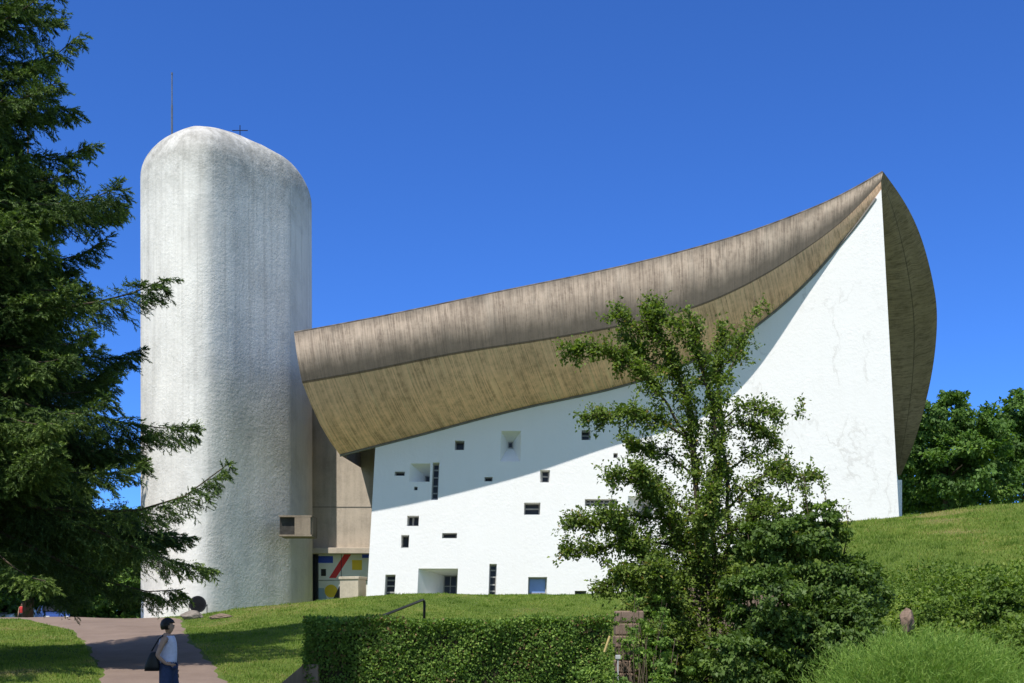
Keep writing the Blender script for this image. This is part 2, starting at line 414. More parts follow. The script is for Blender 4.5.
# windows: rect in wall coordinates, depth of recess, inner rect (fractions l,r,t,b of the outer), bars
WIN = [
 (454.8, 464.3, 440.6, 450.0, .40, None, None, 0), (500.6, 520.8, 431, 461.5, .75, (.36, .60, .28, .48), None, 0),
 (581.5, 590.5, 430, 440, .40, None, 2, 0), (394.6, 404.7, 471.6, 475.8, .3, None, None, 0),
 (409.7, 430, 463.5, 481.7, .85, (.70, .98, .55, .95), None, 0), (432, 438.6, 462.5, 500, .30, None, 5, 0),
 (414, 417.6, 486.7, 490.2, .25, None, None, 0), (484.5, 492.6, 477, 481.4, .3, None, None, 0),
 (540, 550, 470, 482.4, .35, (.2, .9, .05, .95), 2, 0), (524, 540.4, 502.6, 514.7, .45, None, 2, 0),
 (584.8, 617, 499, 506, .35, None, 'vert4', 0), (407, 418.8, 515.7, 526, .45, None, 'vert2', 0),
 (401, 408.9, 535, 547.7, .45, None, None, 0), (442, 457, 532.9, 538.2, .4, None, None, 0),
 (384.8, 395, 574.6, 598, .40, None, 4, 0), (417.8, 457.5, 568.5, 597.5, 1.5, (.60, .94, .20, .95), 'cross', 0),
 (488.9, 496.3, 563.8, 597.5, .35, None, 5, 0), (528, 547, 577, 598.5, .35, None, 'blue', 0),
 (574.7, 586.5, 590.8, 598.5, .35, None, None, 0), (613.4, 617.8, 453, 457.8, .3, None, None, 0),
 (628, 636.7, 449, 453.4, .3, None, None, 0), (627, 631.5, 458.8, 462.2, .3, None, None, 0),
 (628, 655, 496, 515, 1.2, (.66, .96, .35, .9), None, 0), (706, 714, 470, 492, .4, None, 3, 0), (676, 700, 545, 553, .4, None, 2, 0),
]
rects = []
for (a, b, t, d, dep, inn, bars, _) in WIN:
    cy = (t + d) / 2
    rects.append((float(s_of(a, cy)), float(s_of(b, cy)), t, d))
ss = sorted(set([round(x, 5) for r in rects for x in r[:2]] + [round(float(x), 5) for x in np.linspace(0, 1, 70)]))
pp = sorted(set([round(float(x), 3) for r in rects for x in r[2:]] + [float(x) for x in np.arange(188, 660, 6.0)]))
def dedupe(a, keep, eps):
    out = []
    for x in a:
        if out and x - out[-1] < eps:
            if x in keep and out[-1] not in keep: out[-1] = x
            elif x in keep: out.append(x)
            continue
        out.append(x)
    return out
ss = dedupe(ss, set(round(x, 5) for r in rects for x in r[:2]), .003)
pp = dedupe(pp, set(round(float(x), 3) for r in rects for x in r[2:]), 1.6)
wv, wf = [], []
idx = {}
def wvert(i, j):
    if (i, j) not in idx:
        s, py = ss[i], pp[j]
        px = yL(py) + (yR(py) - yL(py)) * s
        for _ in range(3):
            py2 = max(py, float(TOP(px)) - 0.5); px = yL(py2) + (yR(py2) - yL(py2)) * s
        idx[(i, j)] = len(wv); wv.append(WP(s, py2))
    return idx[(i, j)]
for i in range(len(ss) - 1):
    for j in range(len(pp) - 1):
        sc, pc = (ss[i] + ss[i+1]) / 2, (pp[j] + pp[j+1]) / 2
        if any(r[0] - 1e-6 < sc < r[1] + 1e-6 and r[2] < pc < r[3] for r in rects): continue
        px = yL(pc) + (yR(pc) - yL(pc)) * sc
        if pp[j+1] < TOP(px) - 12: continue
        q = [wvert(i, j), wvert(i, j+1), wvert(i+1, j+1), wvert(i+1, j)]
        wf.append(q)
# drop collapsed faces
wf2 = []
for q in wf:
    pts = [wv[k] for k in q]
    ar = np.linalg.norm(np.cross(pts[2] - pts[0], pts[3] - pts[1]))
    if ar > 1e-4: wf2.append(q)
wf = wf2
nfront = len(wf)
def radd(vs_, fs_):
    b = len(wv); wv.extend(vs_); wf.extend([[k + b for k in f] for f in fs_])
winparts = []
for r, (a, b, t, d, dep, inn, bars, _) in zip(rects, WIN):
    s0, s1, t0, t1 = r
    o4 = [WP(s0, t0), WP(s1, t0), WP(s1, t1), WP(s0, t1)]
    if inn is None: inn = (.04, .96, .04, .96)
    l, rr, tt, bb = inn
    # real inner corners: interpolate the outer corners, then push back
    def lerp4(u, v): return (o4[0]*(1-u)*(1-v) + o4[1]*u*(1-v) + o4[2]*u*v + o4[3]*(1-u)*v)
    i4 = [lerp4(l, tt), lerp4(rr, tt), lerp4(rr, bb), lerp4(l, bb)]
    i4 = [p + np.array([0, dep, 0]) for p in i4]
    radd(o4 + i4, [(0, 1, 5, 4), (1, 2, 6, 5), (2, 3, 7, 6), (3, 0, 4, 7)])
    winparts.append((i4, bars))
# top thickness, back face and the west return of the wall
tops = []
for i in range(len(ss)):
    s = ss[i]; px = yL(400) + (yR(400) - yL(400)) * s
    for _ in range(6):
        py = float(TOP(px)) - 0.5; px = yL(py) + (yR(py) - yL(py)) * s
    tops.append((s, py))
tv = []
for (s, py) in tops:
    bk = 1.6 * min(1, (1 - s) * 6 + .05)
    tv += [WP(s, py), WP(s, py, bk), WP(s, 655, bk)]
tf = []
for i in range(len(tops) - 1):
    tf += [(3*i, 3*i+3, 3*i+4, 3*i+1), (3*i+1, 3*i+4, 3*i+5, 3*i+2)]
radd(tv, tf)
rows = np.arange(447.5, 655, 10)
radd([WP(0, py) for py in rows] + [WP(0, py, 1.6) for py in rows], [(k, k+1, len(rows)+k+1, len(rows)+k) for k in range(len(rows)-1)])
wall = mesh('white_wall', wv, wf, M['wall'], CH)
sm = [k < nfront for k in range(len(wall.data.polygons))]
wall.data.polygons.foreach_set('use_smooth', sm)

for i4, bars in winparts:
    c = [Vector(p) for p in i4]
    def L4(u, v): return c[0]*(1-u)*(1-v) + c[1]*u*(1-v) + c[2]*u*v + c[3]*(1-u)*v
    W = (c[1] - c[0]).length; Hh = (c[3] - c[0]).length
    fb = MB(); fw = min(.035, W * .18, Hh * .18)
    def bar(u0, v0, u1, v1, th=None, dy=-.02):
        # bar in the window plane between two points
        p, q = L4(u0, v0), L4(u1, v1); th = th or fw
        d = (q - p).normalized(); n = d.cross(Vector((0, 1, 0))).normalized() * th / 2
        y0, y1 = Vector((0, dy - .03, 0)), Vector((0, .01, 0))
        pts = [p - n + y0, p + n + y0, p + n + y1, p - n + y1, q - n + y0, q + n + y0, q + n + y1, q - n + y1]
        fb.add(pts, [(0, 1, 2, 3), (7, 6, 5, 4), (0, 4, 5, 1), (1, 5, 6, 2), (2, 6, 7, 3), (3, 7, 4, 0)])
    eu, ev = fw / W / 2, fw / Hh / 2
    bar(eu, 0, eu, 1); bar(1 - eu, 0, 1 - eu, 1); bar(2.02*eu, ev, 1 - 2.02*eu, ev, dy=-.018); bar(2.02*eu, 1 - ev, 1 - 2.02*eu, 1 - ev, dy=-.018)
    if bars == 'cross': bar(.5, 2.02*ev, .5, 1 - 2.02*ev, dy=-.016); bar(2.02*eu, .5, 1 - 2.02*eu, .5, dy=-.01)
    elif bars == 'blue': bar(2.02*eu, .78, 1 - 2.02*eu, .78, .07, dy=-.01)
    elif bars == 'vert4':
        for k, u in enumerate((.16, .3, .62, .8)): bar(u, 2.02*ev, u, 1 - 2.02*ev, .05, dy=-.016)
        bar(2.02*eu, .5, 1 - 2.02*eu, .5, .05, dy=-.01)
    elif bars == 'vert2': bar(.45, 2.02*ev, .45, 1 - 2.02*ev, .07, dy=-.016)
    elif isinstance(bars, int):
        for k in range(1, bars): bar(2.02*eu, k / bars + .04 * math.sin(k * 5), 1 - 2.02*eu, k / bars + .04 * math.sin(k * 5), .06, dy=-.012)
    fr = fb.build('window', M['frame'], CH)
    pm = MB(); pm.add([c[0], c[1], c[2], c[3]], [(0, 3, 2, 1)])
    pm.build('pane', M['reflectglass'] if bars == 'blue' else M['glass'], fr)

# roof shell ----------------------------------------------------
ctop = spline([294, 330, 400, 500, 600, 700, 760, 800, 840, 866, 883], [333, 326.5, 313, 292, 271.5, 247, 228.5, 213.5, 196, 182, 172])
ccre = spline([302, 370, 450, 520, 587, 640, 694, 753, 811, 850, 881], [382, 370, 354, 343, 332, 321.5, 307, 281, 245, 214, 181.5])
dov = spline([290, 400, 500, 600, 680, 740, 800, 850, 882], [2.75, 2.7, 2.5, 2.15, 2.0, 1.55, .75, .25, .03])
def wyp(px, py):
    s = np.clip(s_of(px, py), -.12, 1)
    return wallY(s, py)
NU = 90
rows_ = [('t', 0), ('t', .35), ('t', .7), ('c', 0), ('c', .25), ('c', .5), ('c', .75), ('j', 0), ('j', 1)]
rv, ruv, rf, rm = [], [], [], []
for i in range(NU + 1):
    u = i / NU
    xt = 294 + (883 - 294) * u; xc = 302 + (881 - 302) * u; xj = 340 + (881.5 - 340) * u
    yt, yc, yj = float(ctop(xt)), float(ccre(xc)), float(TOP(xj))
    d = float(dov(xc)); k = d / 2.75
    g6 = u ** 6
    T = P(xt, yt, wyp(xt, 450 + (yt - 450) * g6) - d - 0.12 * k)
    Cc = P(xc, yc, wyp(xc, 450 + (yc - 450) * g6) - d)
    J = P(xj, yj, wyp(xj, yj) + .02)
    J2 = J + np.array([0, 1.9, .25 * k + .05])
    pts = []
    for kd, q in rows_:
        if kd == 't': p = T * (1 - q) + Cc * q + np.array([0, -.14, -.05]) * k * math.sin(math.pi * q)
        elif kd == 'c': p = Cc * (1 - q) + J * q + np.array([0, -.28, -.3]) * k * math.sin(math.pi * q) * .9
        else: p = J if q == 0 else J2
        pts.append(p)
    rv += pts
    ul = u * 24.0
    for (kd, q) in rows_: ruv.append((ul, q if kd == 't' else (1 + q if kd == 'c' else 2 + q * .5)))
NR = len(rows_)
for i in range(NU):
    for j in range(NR - 1):
        a = i * NR + j
        rf.append((a, a + 1, a + NR + 1, a + NR)); rm.append(0 if j < 3 else 1)
roof = mesh('roof', rv, rf, [M['fascia'], M['soffit']], CH, True, ruv, rm)
# keep the crease and the edges crisp
me = roof.data
for e in me.edges:
    a, b = e.vertices
    if a % NR == b % NR and a % NR in (3, 7): e.use_edge_sharp = True
# prow side of the shell: dark leaf receding to the rear
et = spline(np.linspace(0, 1, 9), [883.5, 905, 922, 933, 937, 934.5, 927, 915, 901])
ey = spline(np.linspace(0, 1, 9), [172, 203, 240, 282, 316, 356, 397, 440, 475])
lv, luv, lf = [], [], []
NT_ = 48
for i in range(NT_ + 1):
    t = i / NT_; Y = float(rv[NU * NR][1]) - .08 + 16 * t
    E = P(float(et(t)), float(ey(t)), Y + .1)
    ipy = 184 + (477 - 184) * t
    I = P(yR(ipy) - 5 * min(1, t * 4 + .1), ipy, Y + 0.25)
    for j in range(9):
        q = j / 8
        p = E * (1 - q) + I * q + np.array([.35, 0, -.3]) * math.sin(math.pi * q) * math.sin(math.pi * t) * .5 - (np.array([.10, 0, -.06]) * math.sin(math.pi * t) if j in (3,) else 0)
        lv.append(p); luv.append((t * 22, 2 * q))
for i in range(NT_):
    for j in range(8): lf.append((i*9 + j, (i+1)*9 + j, (i+1)*9 + j + 1, i*9 + j + 1))
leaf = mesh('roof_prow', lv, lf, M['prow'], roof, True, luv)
# upper face of the roof
tvx, tfx = [], []
NQ = 16
backL = P(372, 372, 57); backR = np.array(lv[NT_*9])
for i in range(NU + 1):
    u = i / NU; A = np.array(rv[i*NR]); B = backL * (1 - u) + backR * u
    for j in range(NQ + 1):
        q = j / NQ
        # Coons patch with the prow edge
        E = np.array(lv[int(round(q * NT_)) * 9]); Wd = np.array(rv[0]) * (1 - q) + backL * q
        c00, c10, c01, c11 = np.array(rv[0]), np.array(rv[NU*NR]), backL, backR
        c10, c11 = np.array(rv[NU*NR]), backR
        p = A*(1-q) + B*q + (E - (c10*(1-q) + c11*q)) * u ** 14
        p[2] -= .9 * math.sin(math.pi * q) * (1 - u ** 14); p[1] += .06 * (j > 0) + 4.0 * (1 - u ** 14) * math.sin(math.pi * q)
        tvx.append(p)
for i in range(NU):
    for j in range(NQ):
        a = i*(NQ+1) + j; tfx.append((a, a+NQ+1, a+NQ+2, a+1))
mesh('roof_covering', tvx, tfx, M['roofing'], roof, True)
# thin lip along the upper edge
lp = MB()
lp.tube([np.array(rv[i*NR]) + np.array([0, .06, .02]) for i in range(NU + 1)], .05, 6)
lp.build('roof_lip', M['liplead'], roof, True)
jo = MB(); jo.tube([np.array(rv[i*NR + 7]) + np.array([0, -.03, -.03]) for i in range(NU)], .05, 6)
jo.build('roof_gap_shade', M['roofing'], roof, True)  # dark tube stands in for the shade in the gap under the roof
# west end cap of the shell
cap = [np.array(rv[j]) for j in range(NR - 1)]; bk = np.array(backL)
cv = cap + [bk] + [np.array(rv[NR-2]) + np.array([0, 11, .6])]
mesh('roof_end', cv, [(j+1, j, NR - 1) for j in range(NR - 2)] + [(NR-2, NR-1, NR)], M['fascia'], roof, False, [(p[1], j / 4) for j, p in enumerate(cv)])
# rear enclosure so that daylight does not leak in
zb = 0.5
prow_b = WP(1, 650)
east = [(WP(1, py), py) for py in np.arange(193, 655, 12)]
ev_, ef_ = [], []
for k, (p, py) in enumerate(east):
    ipx = yR(py) + (-4.5 if py < 470 else -4.5 + 6.2 * min(1, (py - 470) / 12))
    q = P(ipx, max(py, 200), 58.0)
    ev_ += [p + np.array([-.01, .02, 0]), q]
    if k: ef_.append((2*k-2, 2*k-1, 2*k+1, 2*k))
mesh('side_wall', ev_, ef_, M['wall'], CH)
rw = MB()
rw.add([P(378, 470, 57), P(378, 650, 57), P(902, 650, 57.5), P(902, 480, 57.5)], [(0, 1, 2, 3)])
rw.build('rear_wall', M['wall'], CH)

# tower ---------------------------------------------------------
TC = P(225.5, 610, 50.0); TC[2] = 0
k_ = 50.0 / F
plan = np.array([(-81, 6), (-76, -28), (-60, -54), (-40, -72), (-18, -86), (2, -87), (17, -73), (34, -47), (51, -21), (67, 5), (77, 34), (73, 60), (40, 78), (-10, 78), (-55, 64), (-76, 36)]) * k_
def catmull(pts, n):
    out = []; N = len(pts)
    for i in range(N):
        p0, p1, p2, p3 = pts[i-1], pts[i], pts[(i+1) % N], pts[(i+2) % N]
        for t in np.linspace(0, 1, n, endpoint=False):
            out.append(.5 * (2*p1 + (p2-p0)*t + (2*p0-5*p1+4*p2-p3)*t*t + (-p0+3*p1-3*p2+p3)*t**3))
    return np.array(out)
pl = catmull(plan, 7)
zs = EYE + (HOR - 188) * k_
tvv, tff = [], []
n_ = len(pl)
levels = list(np.linspace(0.4, zs, 40))
for z in levels:
    f = 1.0 + 0.004 * (1 - z / zs)
    for p in pl: tvv.append((TC[0] + p[0] * f + .2 * k_ * 4 * (1 - z / zs), TC[1] + p[1] * f, z))
ND = 16
for a in range(1, ND + 1):
    ph = math.pi / 2 * a / ND
    for p in pl:
        sx = np.clip(p[0], -14 * k_, 56 * k_); sy = np.clip(p[1] * .08, -.25, .25)
        h = np.interp(sx, [-14 * k_, 20 * k_, 40 * k_, 56 * k_], [48 * k_, 44 * k_, 39 * k_, 32 * k_])
        t = 1 - math.cos(ph)
        tvv.append((TC[0] + p[0] * (1-t) + sx * t, TC[1] + p[1] * (1-t) + sy * t, zs + h * math.sin(ph)))
nl = len(levels) + ND
for a in range(nl - 1):
    for k in range(n_): tff.append((a*n_ + k, a*n_ + (k+1) % n_, (a+1)*n_ + (k+1) % n_, (a+1)*n_ + k))
tff.append(tuple((nl-1)*n_ + k for k in range(n_)))
tower = mesh('tower', tvv, tff, M['tower'], CH, True)
lr = MB()
p = P(172, 130, 50); lr.tube([p - np.array([0, 0, .8]), p + np.array([0, 0, 1.1])], .045, 6); lr.tube([p + np.array([0, 0, 1.1]), p + np.array([0, 0, 2.45])], .03, 6)
lr.tube([p + np.array([0, 0, 2.42]), p + np.array([0, 0, 2.52])], .04, 6)
lr.build('lightning_rod', M['steel'], tower)
cr = MB(); p = P(240, 138, 50)
cr.tube([p - np.array([0, 0, .4]), p + np.array([0, 0, .56])], .02, 6); cr.tube([p + np.array([-.34, 0, .33]), p + np.array([.34, 0, .33])], .019, 6)
cr.build('cross', M['metal'], tower)
# water spout on the tower flank: trough, dark plates paint the shade inside its mouth
sp = MB()
c = Vector(P(298, 527, 47.9))
for cc, sz, mi in (((0, .05, -.40), (1.36, 1.3, .07), 0), ((0, .05, .40), (1.36, 1.3, .07), 0), ((.66, .1, 0), (.06, 1.2, .726), 0), ((.30, -.56, 0), (.66, .07, .726), 0), ((-.36, -.38, 0), (.655, .07, .726), 1), ((-.655, .12, 0), (.05, .92, .726), 1)):
    sp.box(c + Vector(cc), sz, mi=mi)
sp.build('water_spout', [M['spout'], plain('painted_mouth_shade', (.05, .046, .04), .95, 0, .4, 4)], tower)

# concrete bay with the enamelled door
CWY = 53.0
cb = MB()
cb.add([P(300, 380, CWY), P(300, 551, CWY), P(392, 551, CWY), P(392, 380, CWY)], [(0, 1, 2, 3)])
cb.add([P(328, 380, CWY - .03), P(328, 551, CWY - .03), P(392, 551, CWY - .03), P(392, 380, CWY - .03)], [(0, 1, 2, 3)])
cb.add([P(308, 506.6, CWY - .045), P(308, 507.4, CWY - .045), P(380, 507.4, CWY - .045), P(380, 506.6, CWY - .045)], [(0, 1, 2, 3)], 1)
bay = cb.build('concrete_bay', [M['concrete'], M['roofing']], CH)
lb = MB(); p = (P(308, 551, CWY - .3) + P(376, 551, CWY - .3)) / 2
lb.box(p, (3.15, .62, .27)); lb.build('lintel', M['concrete'], bay, bevel=.02)
jb = MB()
for px in (312.2, 316.6): jb.box((P(px, 575, CWY + .05) + P(px, 575, CWY + .05)) / 2 + np.array([0, 0, -.3]), (.11, .3, 2.75))
jb.build('door_jamb', M['metal'], bay)
def pain(n, c): return plain(n, c, .25, 0, .05, 2, .5)
DM = [pain('enamel_white', (.85, .85, .80)), pain('enamel_red', (.7, .03, .03)), pain('enamel_blue', (.03, .08, .6)), pain('enamel_yellow', (.9, .62, .03)), pain('enamel_black', (.02, .02, .025)), pain('enamel_green', (.30, .40, .20)), pain('enamel_sky', (.35, .5, .62))]
dd = MB()
def dpoly(pts, mi, lay):
    v = [P(x, y, CWY + .12 - lay * .004) for x, y in pts]; dd.add(v, [tuple(range(len(v)))], mi)
dpoly([(303, 550), (303, 612), (384, 612), (384, 550)], 4, -2)
dpoly([(318.5, 553), (318.5, 604), (376, 604), (376, 553)], 0, 0)
dpoly([(318.5, 556), (318.5, 563), (333, 563), (333, 556)], 2, 1)
dpoly([(318.5, 588), (318.5, 604), (328, 604), (324, 588)], 6, 1)
dpoly([(345, 553), (352, 553), (336, 578), (329, 578)], 1, 1)
dpoly([(352, 560), (352, 570), (362, 570), (362, 560)], 3, 1)
dpoly([(362, 553), (362, 558), (376, 558), (376, 553)], 2, 1)
dpoly([(331 + 6.5 * math.cos(t * math.pi / 10), 591 - 6.5 * math.sin(t * math.pi / 10)) for t in range(20)], 3, 2)
dpoly([(333, 599), (341, 583), (341, 599)], 4, 3)
dpoly([(321, 569), (321, 576), (326, 576), (326, 569)], 4, 1)
dpoly([(341, 553), (341, 604), (341.6, 604), (341.6, 553)], 4, 4)
dpoly([(318.5, 580), (318.5, 580.5), (372, 580.5), (372, 580)], 4, 5)
dd.build('door', DM, bay)
# ------------------------------------------------------------------ things by the chapel
pb = MB(); c = P(353, 590, 47.3); gz = float(ground(c[0], c[1]))
pb.box((c[0], c[1], gz + .30), (.86, .7, 1.1), rz=R(-20)); 
pb.box((c[0], c[1], gz + .90), (.94, .78, .12), rz=R(-20))
tag(pb.build('stone_block', M['paleconcrete'], bevel=.02), 'pale concrete block standing in front of the painted door', 'block')

fl = gpoint(198, 611.5)
FLT = P(198, 604.5, 45.5); gz = float(ground(FLT[0], FLT[1]))
FE = empty('floodlight', (FLT[0], FLT[1], gz), 'round black floodlight on the grass at the foot of the white tower', 'floodlight')
hb = MB(); cz = max(gz + .34, FLT[2]); ax = Vector((.12, -.97, .12)).normalized()
hb.tube([Vector((FLT[0], FLT[1], cz)) + ax * t for t in (-.14, -.08, 0, .10, .10, .05)], [.10, .26, .33, .34, .29, .28], 20)
hb.build('lamp_head', M['metal'], FE)
gb = MB(); gb.tube([Vector((FLT[0], FLT[1], cz)) + ax * t for t in (.055, .07)], .285, 20); gb.build('lens', plain('lamp_lens', (.22, .25, .29), .2, 0, .3, 3, .6), FE)
yb = MB(); yb.tube([(FLT[0] - .36, FLT[1], cz), (FLT[0] - .36, FLT[1], gz + .02), (FLT[0] + .36, FLT[1], gz + .02), (FLT[0] + .36, FLT[1], cz)], .025, 6); yb.build('bracket', M['metal'], FE)

def rock(name, c, size, label, seed, mat, rz=0):
    bm = bmesh.new(); bmesh.ops.create_icosphere(bm, subdivisions=4, radius=1)
    r = random.Random(seed); offs = [Vector((r.uniform(-1, 1), r.uniform(-1, 1), r.uniform(-1, 1))).normalized() for _ in range(9)]
    for v in bm.verts:
        d = 1.0
        for o in offs:
            t = v.co.normalized().dot(o); d = min(d, .78 / max(t, .2) * (0.9 + .1 * abs(o.x)))
        d += .06 * math.sin(v.co.x * 5 + seed) * math.sin(v.co.y * 6 + 1) * math.sin(v.co.z * 5.5 + 2) + .03 * math.sin(v.co.x * 13) * math.sin(v.co.z * 11 + v.co.y * 9)
        q = v.co.normalized() * d
        v.co = Matrix.Rotation(rz, 3, 'Z') @ Vector((q.x * size[0], q.y * size[1], q.z * size[2]))
    me = bpy.data.meshes.new(name); bm.to_mesh(me); bm.free()
    o = link(name, me, mat); o.location = c
    return tag(o, label, 'rock')
g = gpoint(192, 619); rock('rock', g + np.array([0, 0, .12]), (.42, .25, .2), 'dark rough rock in the grass below the floodlight', 3, M['rock'])
g = gpoint(221, 618.5); rock('rock', g + np.array([0, 0, .05]), (.42, .2, .13), 'flat pale brown rock in the grass right of the dark one', 5, M['stone'], .2)

# ------------------------------------------------------------------ vegetation generators
def tube_soup(paths, name, mat, parent, n=6):
    b = MB()
    for pts, rad in paths: b.tube(pts, rad, n)
    return b.build(name, mat, parent, True)

def spruce(base, H, Lmax, seed, label, dens=1.0, h0=.7, group=None, maxh=None, ns=1.0):
    r = np.random.default_rng(seed)
    base = np.array(base, float)
    root = empty('spruce_tree', base, label, 'tree', group)
    paths = [([base + np.array([0, 0, -.3]), base + np.array([.05, 0, H*.3]), base + np.array([0, .05, H*.7]), base + np.array([0, 0, H])], [H*.011, H*.009, H*.005, .02])]
    SP, SD, SL, ST = [], [], [], []     # shoot segments: start, direction, length, tint
    h = h0
    while h < (maxh or H - .3):
        fr = h / H
        L0 = Lmax * (1 - fr) ** 1.25 * (0.55 + .45 * min(1, fr * 7 + .35))
        nb = int(r.integers(5, 8))
        az0 = r.uniform(0, 6.28)
        for b in range(nb):
            az = az0 + b * 6.283 / nb + r.normal(0, .25)
            L = L0 * r.uniform(.55, 1.15)
            if math.sin(az) < -.35: L *= .66
            if L < .25: continue
            out = np.array([math.cos(az), math.sin(az), 0]); side = np.array([-out[1], out[0], 0])
            up0 = 0.55 * (fr - .30) + r.normal(0, .10); droop = r.uniform(.22, .50) * (1 - fr * .9); lift = r.uniform(.12, .34)
            hh = h + r.uniform(-.2, .2) * ns
            def bp(t, L=L, out=out, hh=hh, up0=up0, droop=droop, lift=lift):
                return base + out * L * t + np.array([0, 0, hh + L * (up0 * t - droop * t ** 1.4 + lift * t ** 4)])
            ts = np.linspace(0, 1, 7)
            paths.append(([bp(t) for t in ts], [max(.008, .013 * L * (1 - t)) + .004 for t in ts]))
            nsh = max(5, int(L / ns * 9.0 * dens))
            for k in range(nsh):
                t = .12 + .88 * (k + r.uniform(0, 1)) / nsh
                p = bp(t); tan = unit(bp(min(1, t + .03)) - bp(t - .03))
                sl = (0.26 * L * (1 - t) ** .8 + .30 * ns) * r.uniform(.5, 1.15)
                for sgn in (-1, 1):
                    ang = r.uniform(.75, 1.1)
                    d = unit(tan * math.cos(ang) + side * sgn * math.sin(ang) + np.array([0, 0, r.uniform(-1.0, .25)]))
                    SP.append(p); SD.append(d); SL.append(sl); ST.append(t)
            SP.append(bp(.85)); SD.append(unit(bp(1) - bp(.85))); SL.append(.3 + .08*L); ST.append(1)
        h += r.uniform(.34, .52) / dens ** .5 * ns * (.68 if fr < .36 else 1)
    SP = np.array(SP); SD = np.array(SD); SL = np.array(SL); ST = np.array(ST)
    # twigs on shoots
    TP, TD, TL, TT = [SP], [SD], [SL], [ST]
    per = 7
    for k in range(per):
        t = r.uniform(.15, .95, len(SP)); sg = r.choice([-1, 1], len(SP))
        sd = unit(np.cross(SD, np.array([0, 0, 1.0])))
        d = unit(SD * .85 + sd * sg[:, None] * .55 + np.stack([r.normal(0, .1, len(SP)), r.normal(0, .1, len(SP)), r.normal(-.22, .2, len(SP))], 1))
        pos = SP + SD * (SL * t)[:, None] + np.array([0, 0, -.06]) * (t ** 2)[:, None]
        TP.append(pos); TD.append(d); TL.append(SL * .5 * (1.1 - t * .7) + .06); TT.append(ST * .6 + .4 * t)
    TP = np.concatenate(TP); TD = np.concatenate(TD); TL = np.concatenate(TL); TT = np.concatenate(TT)
    # needles
    V, tint = [], []
    NN = 15
    TB = .22 * np.sin(TP[:, 0] * 1.3 + TP[:, 2] * .9) * np.sin(TP[:, 1] * 1.1 + TP[:, 2] * .6)
    a1 = unit(np.cross(TD, np.array([.2, .1, 1.0]))); a2 = np.cross(TD, a1)
    for k in range(NN):
        t = (k + r.uniform(0, 1, len(TP))) / NN
        th = r.uniform(0, 6.28, len(TP))
        rad = a1 * np.cos(th)[:, None] + a2 * np.sin(th)[:, None]
        d = unit(TD * .85 + rad * .62)
        p = TP + TD * (TL * t)[:, None]
        w = np.cross(d, unit(r.normal(0, 1, (len(TP), 3))))
        w = unit(w) * .0105 * ns
        ln = r.uniform(.045, .08, len(TP))[:, None] * ns
        V.append(np.stack([p - w, p + w, p + d * ln], 1))
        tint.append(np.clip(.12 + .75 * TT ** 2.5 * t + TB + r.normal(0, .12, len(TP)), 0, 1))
    tube_soup(paths, 'trunk', M['bark'], root, 5)
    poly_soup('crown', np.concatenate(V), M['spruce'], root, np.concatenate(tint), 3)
    return root

def leafy_tree(base, limbs, name, label, cat, mat, leafsize, per_twig, twig_n, seed, tw_len=(.25, .55), group=None, lstart=.25, bark='bark'):
    """limbs: list of (polyline, r0, r1, leafiness)"""
    r = np.random.default_rng(seed)
    root = empty(name, base, label, cat, group)
    paths = []; LP, LD, LN, LS = [], [], [], []
    for pts, r0, r1, lf in limbs:
        pts = [np.array(p, float) for p in pts]
        n = len(pts); rr = np.linspace(r0, r1, n)
        paths.append((pts, rr))
        seg = [np.linalg.norm(pts[i+1] - pts[i]) for i in range(n-1)]; tot = sum(seg)
        nt_ = int(tot * twig_n * lf)
        for k in range(nt_):
            t = lstart + (1 - lstart) * r.uniform(0, 1) ** .75; a = t * tot; i = 0
            while i < n - 2 and a > seg[i]: a -= seg[i]; i += 1
            p = pts[i] + (pts[i+1] - pts[i]) * min(1, a / seg[i]); tan = unit(pts[i+1] - pts[i])
            d = unit(tan * r.uniform(.2, .9) + r.normal(0, .55, 3) + np.array([0, 0, .15]))
            L = r.uniform(*tw_len) * (1.15 - .5 * t)
            q = p + d * L + np.array([0, 0, -.06 * L])
            paths.append(([p, (p + q) / 2 + r.normal(0, .02, 3), q], [max(.005, r1 * .7), .005, .003]))
            m = int(per_twig * r.uniform(.6, 1.3))
            tt = r.uniform(.1, 1.05, m)
            LP.append(p + (q - p) * tt[:, None] + r.normal(0, .05, (m, 3)))
            LD.append(d * .5 + r.normal(0, .7, (m, 3)) + np.array([0, 0, -.1])); LN.append(r.normal(0, .55, (m, 3)) + np.array([0, -.15, 1.0]))
            LS.append(r.uniform(.65, 1.2, m) * leafsize)
    LP = np.concatenate(LP); LD = np.concatenate(LD); LN = np.concatenate(LN); LS = np.concatenate(LS)
    tube_soup(paths, 'trunk', M[bark], root, 5)
    t = np.clip(r.normal(.5, .2, len(LP)), 0, 1); t[r.uniform(0, 1, len(LP)) < .012] = 1
    poly_soup('crown', leaves(LP, LD, LN, LS, LS * .62), M[mat], root, t, 4)
    return root

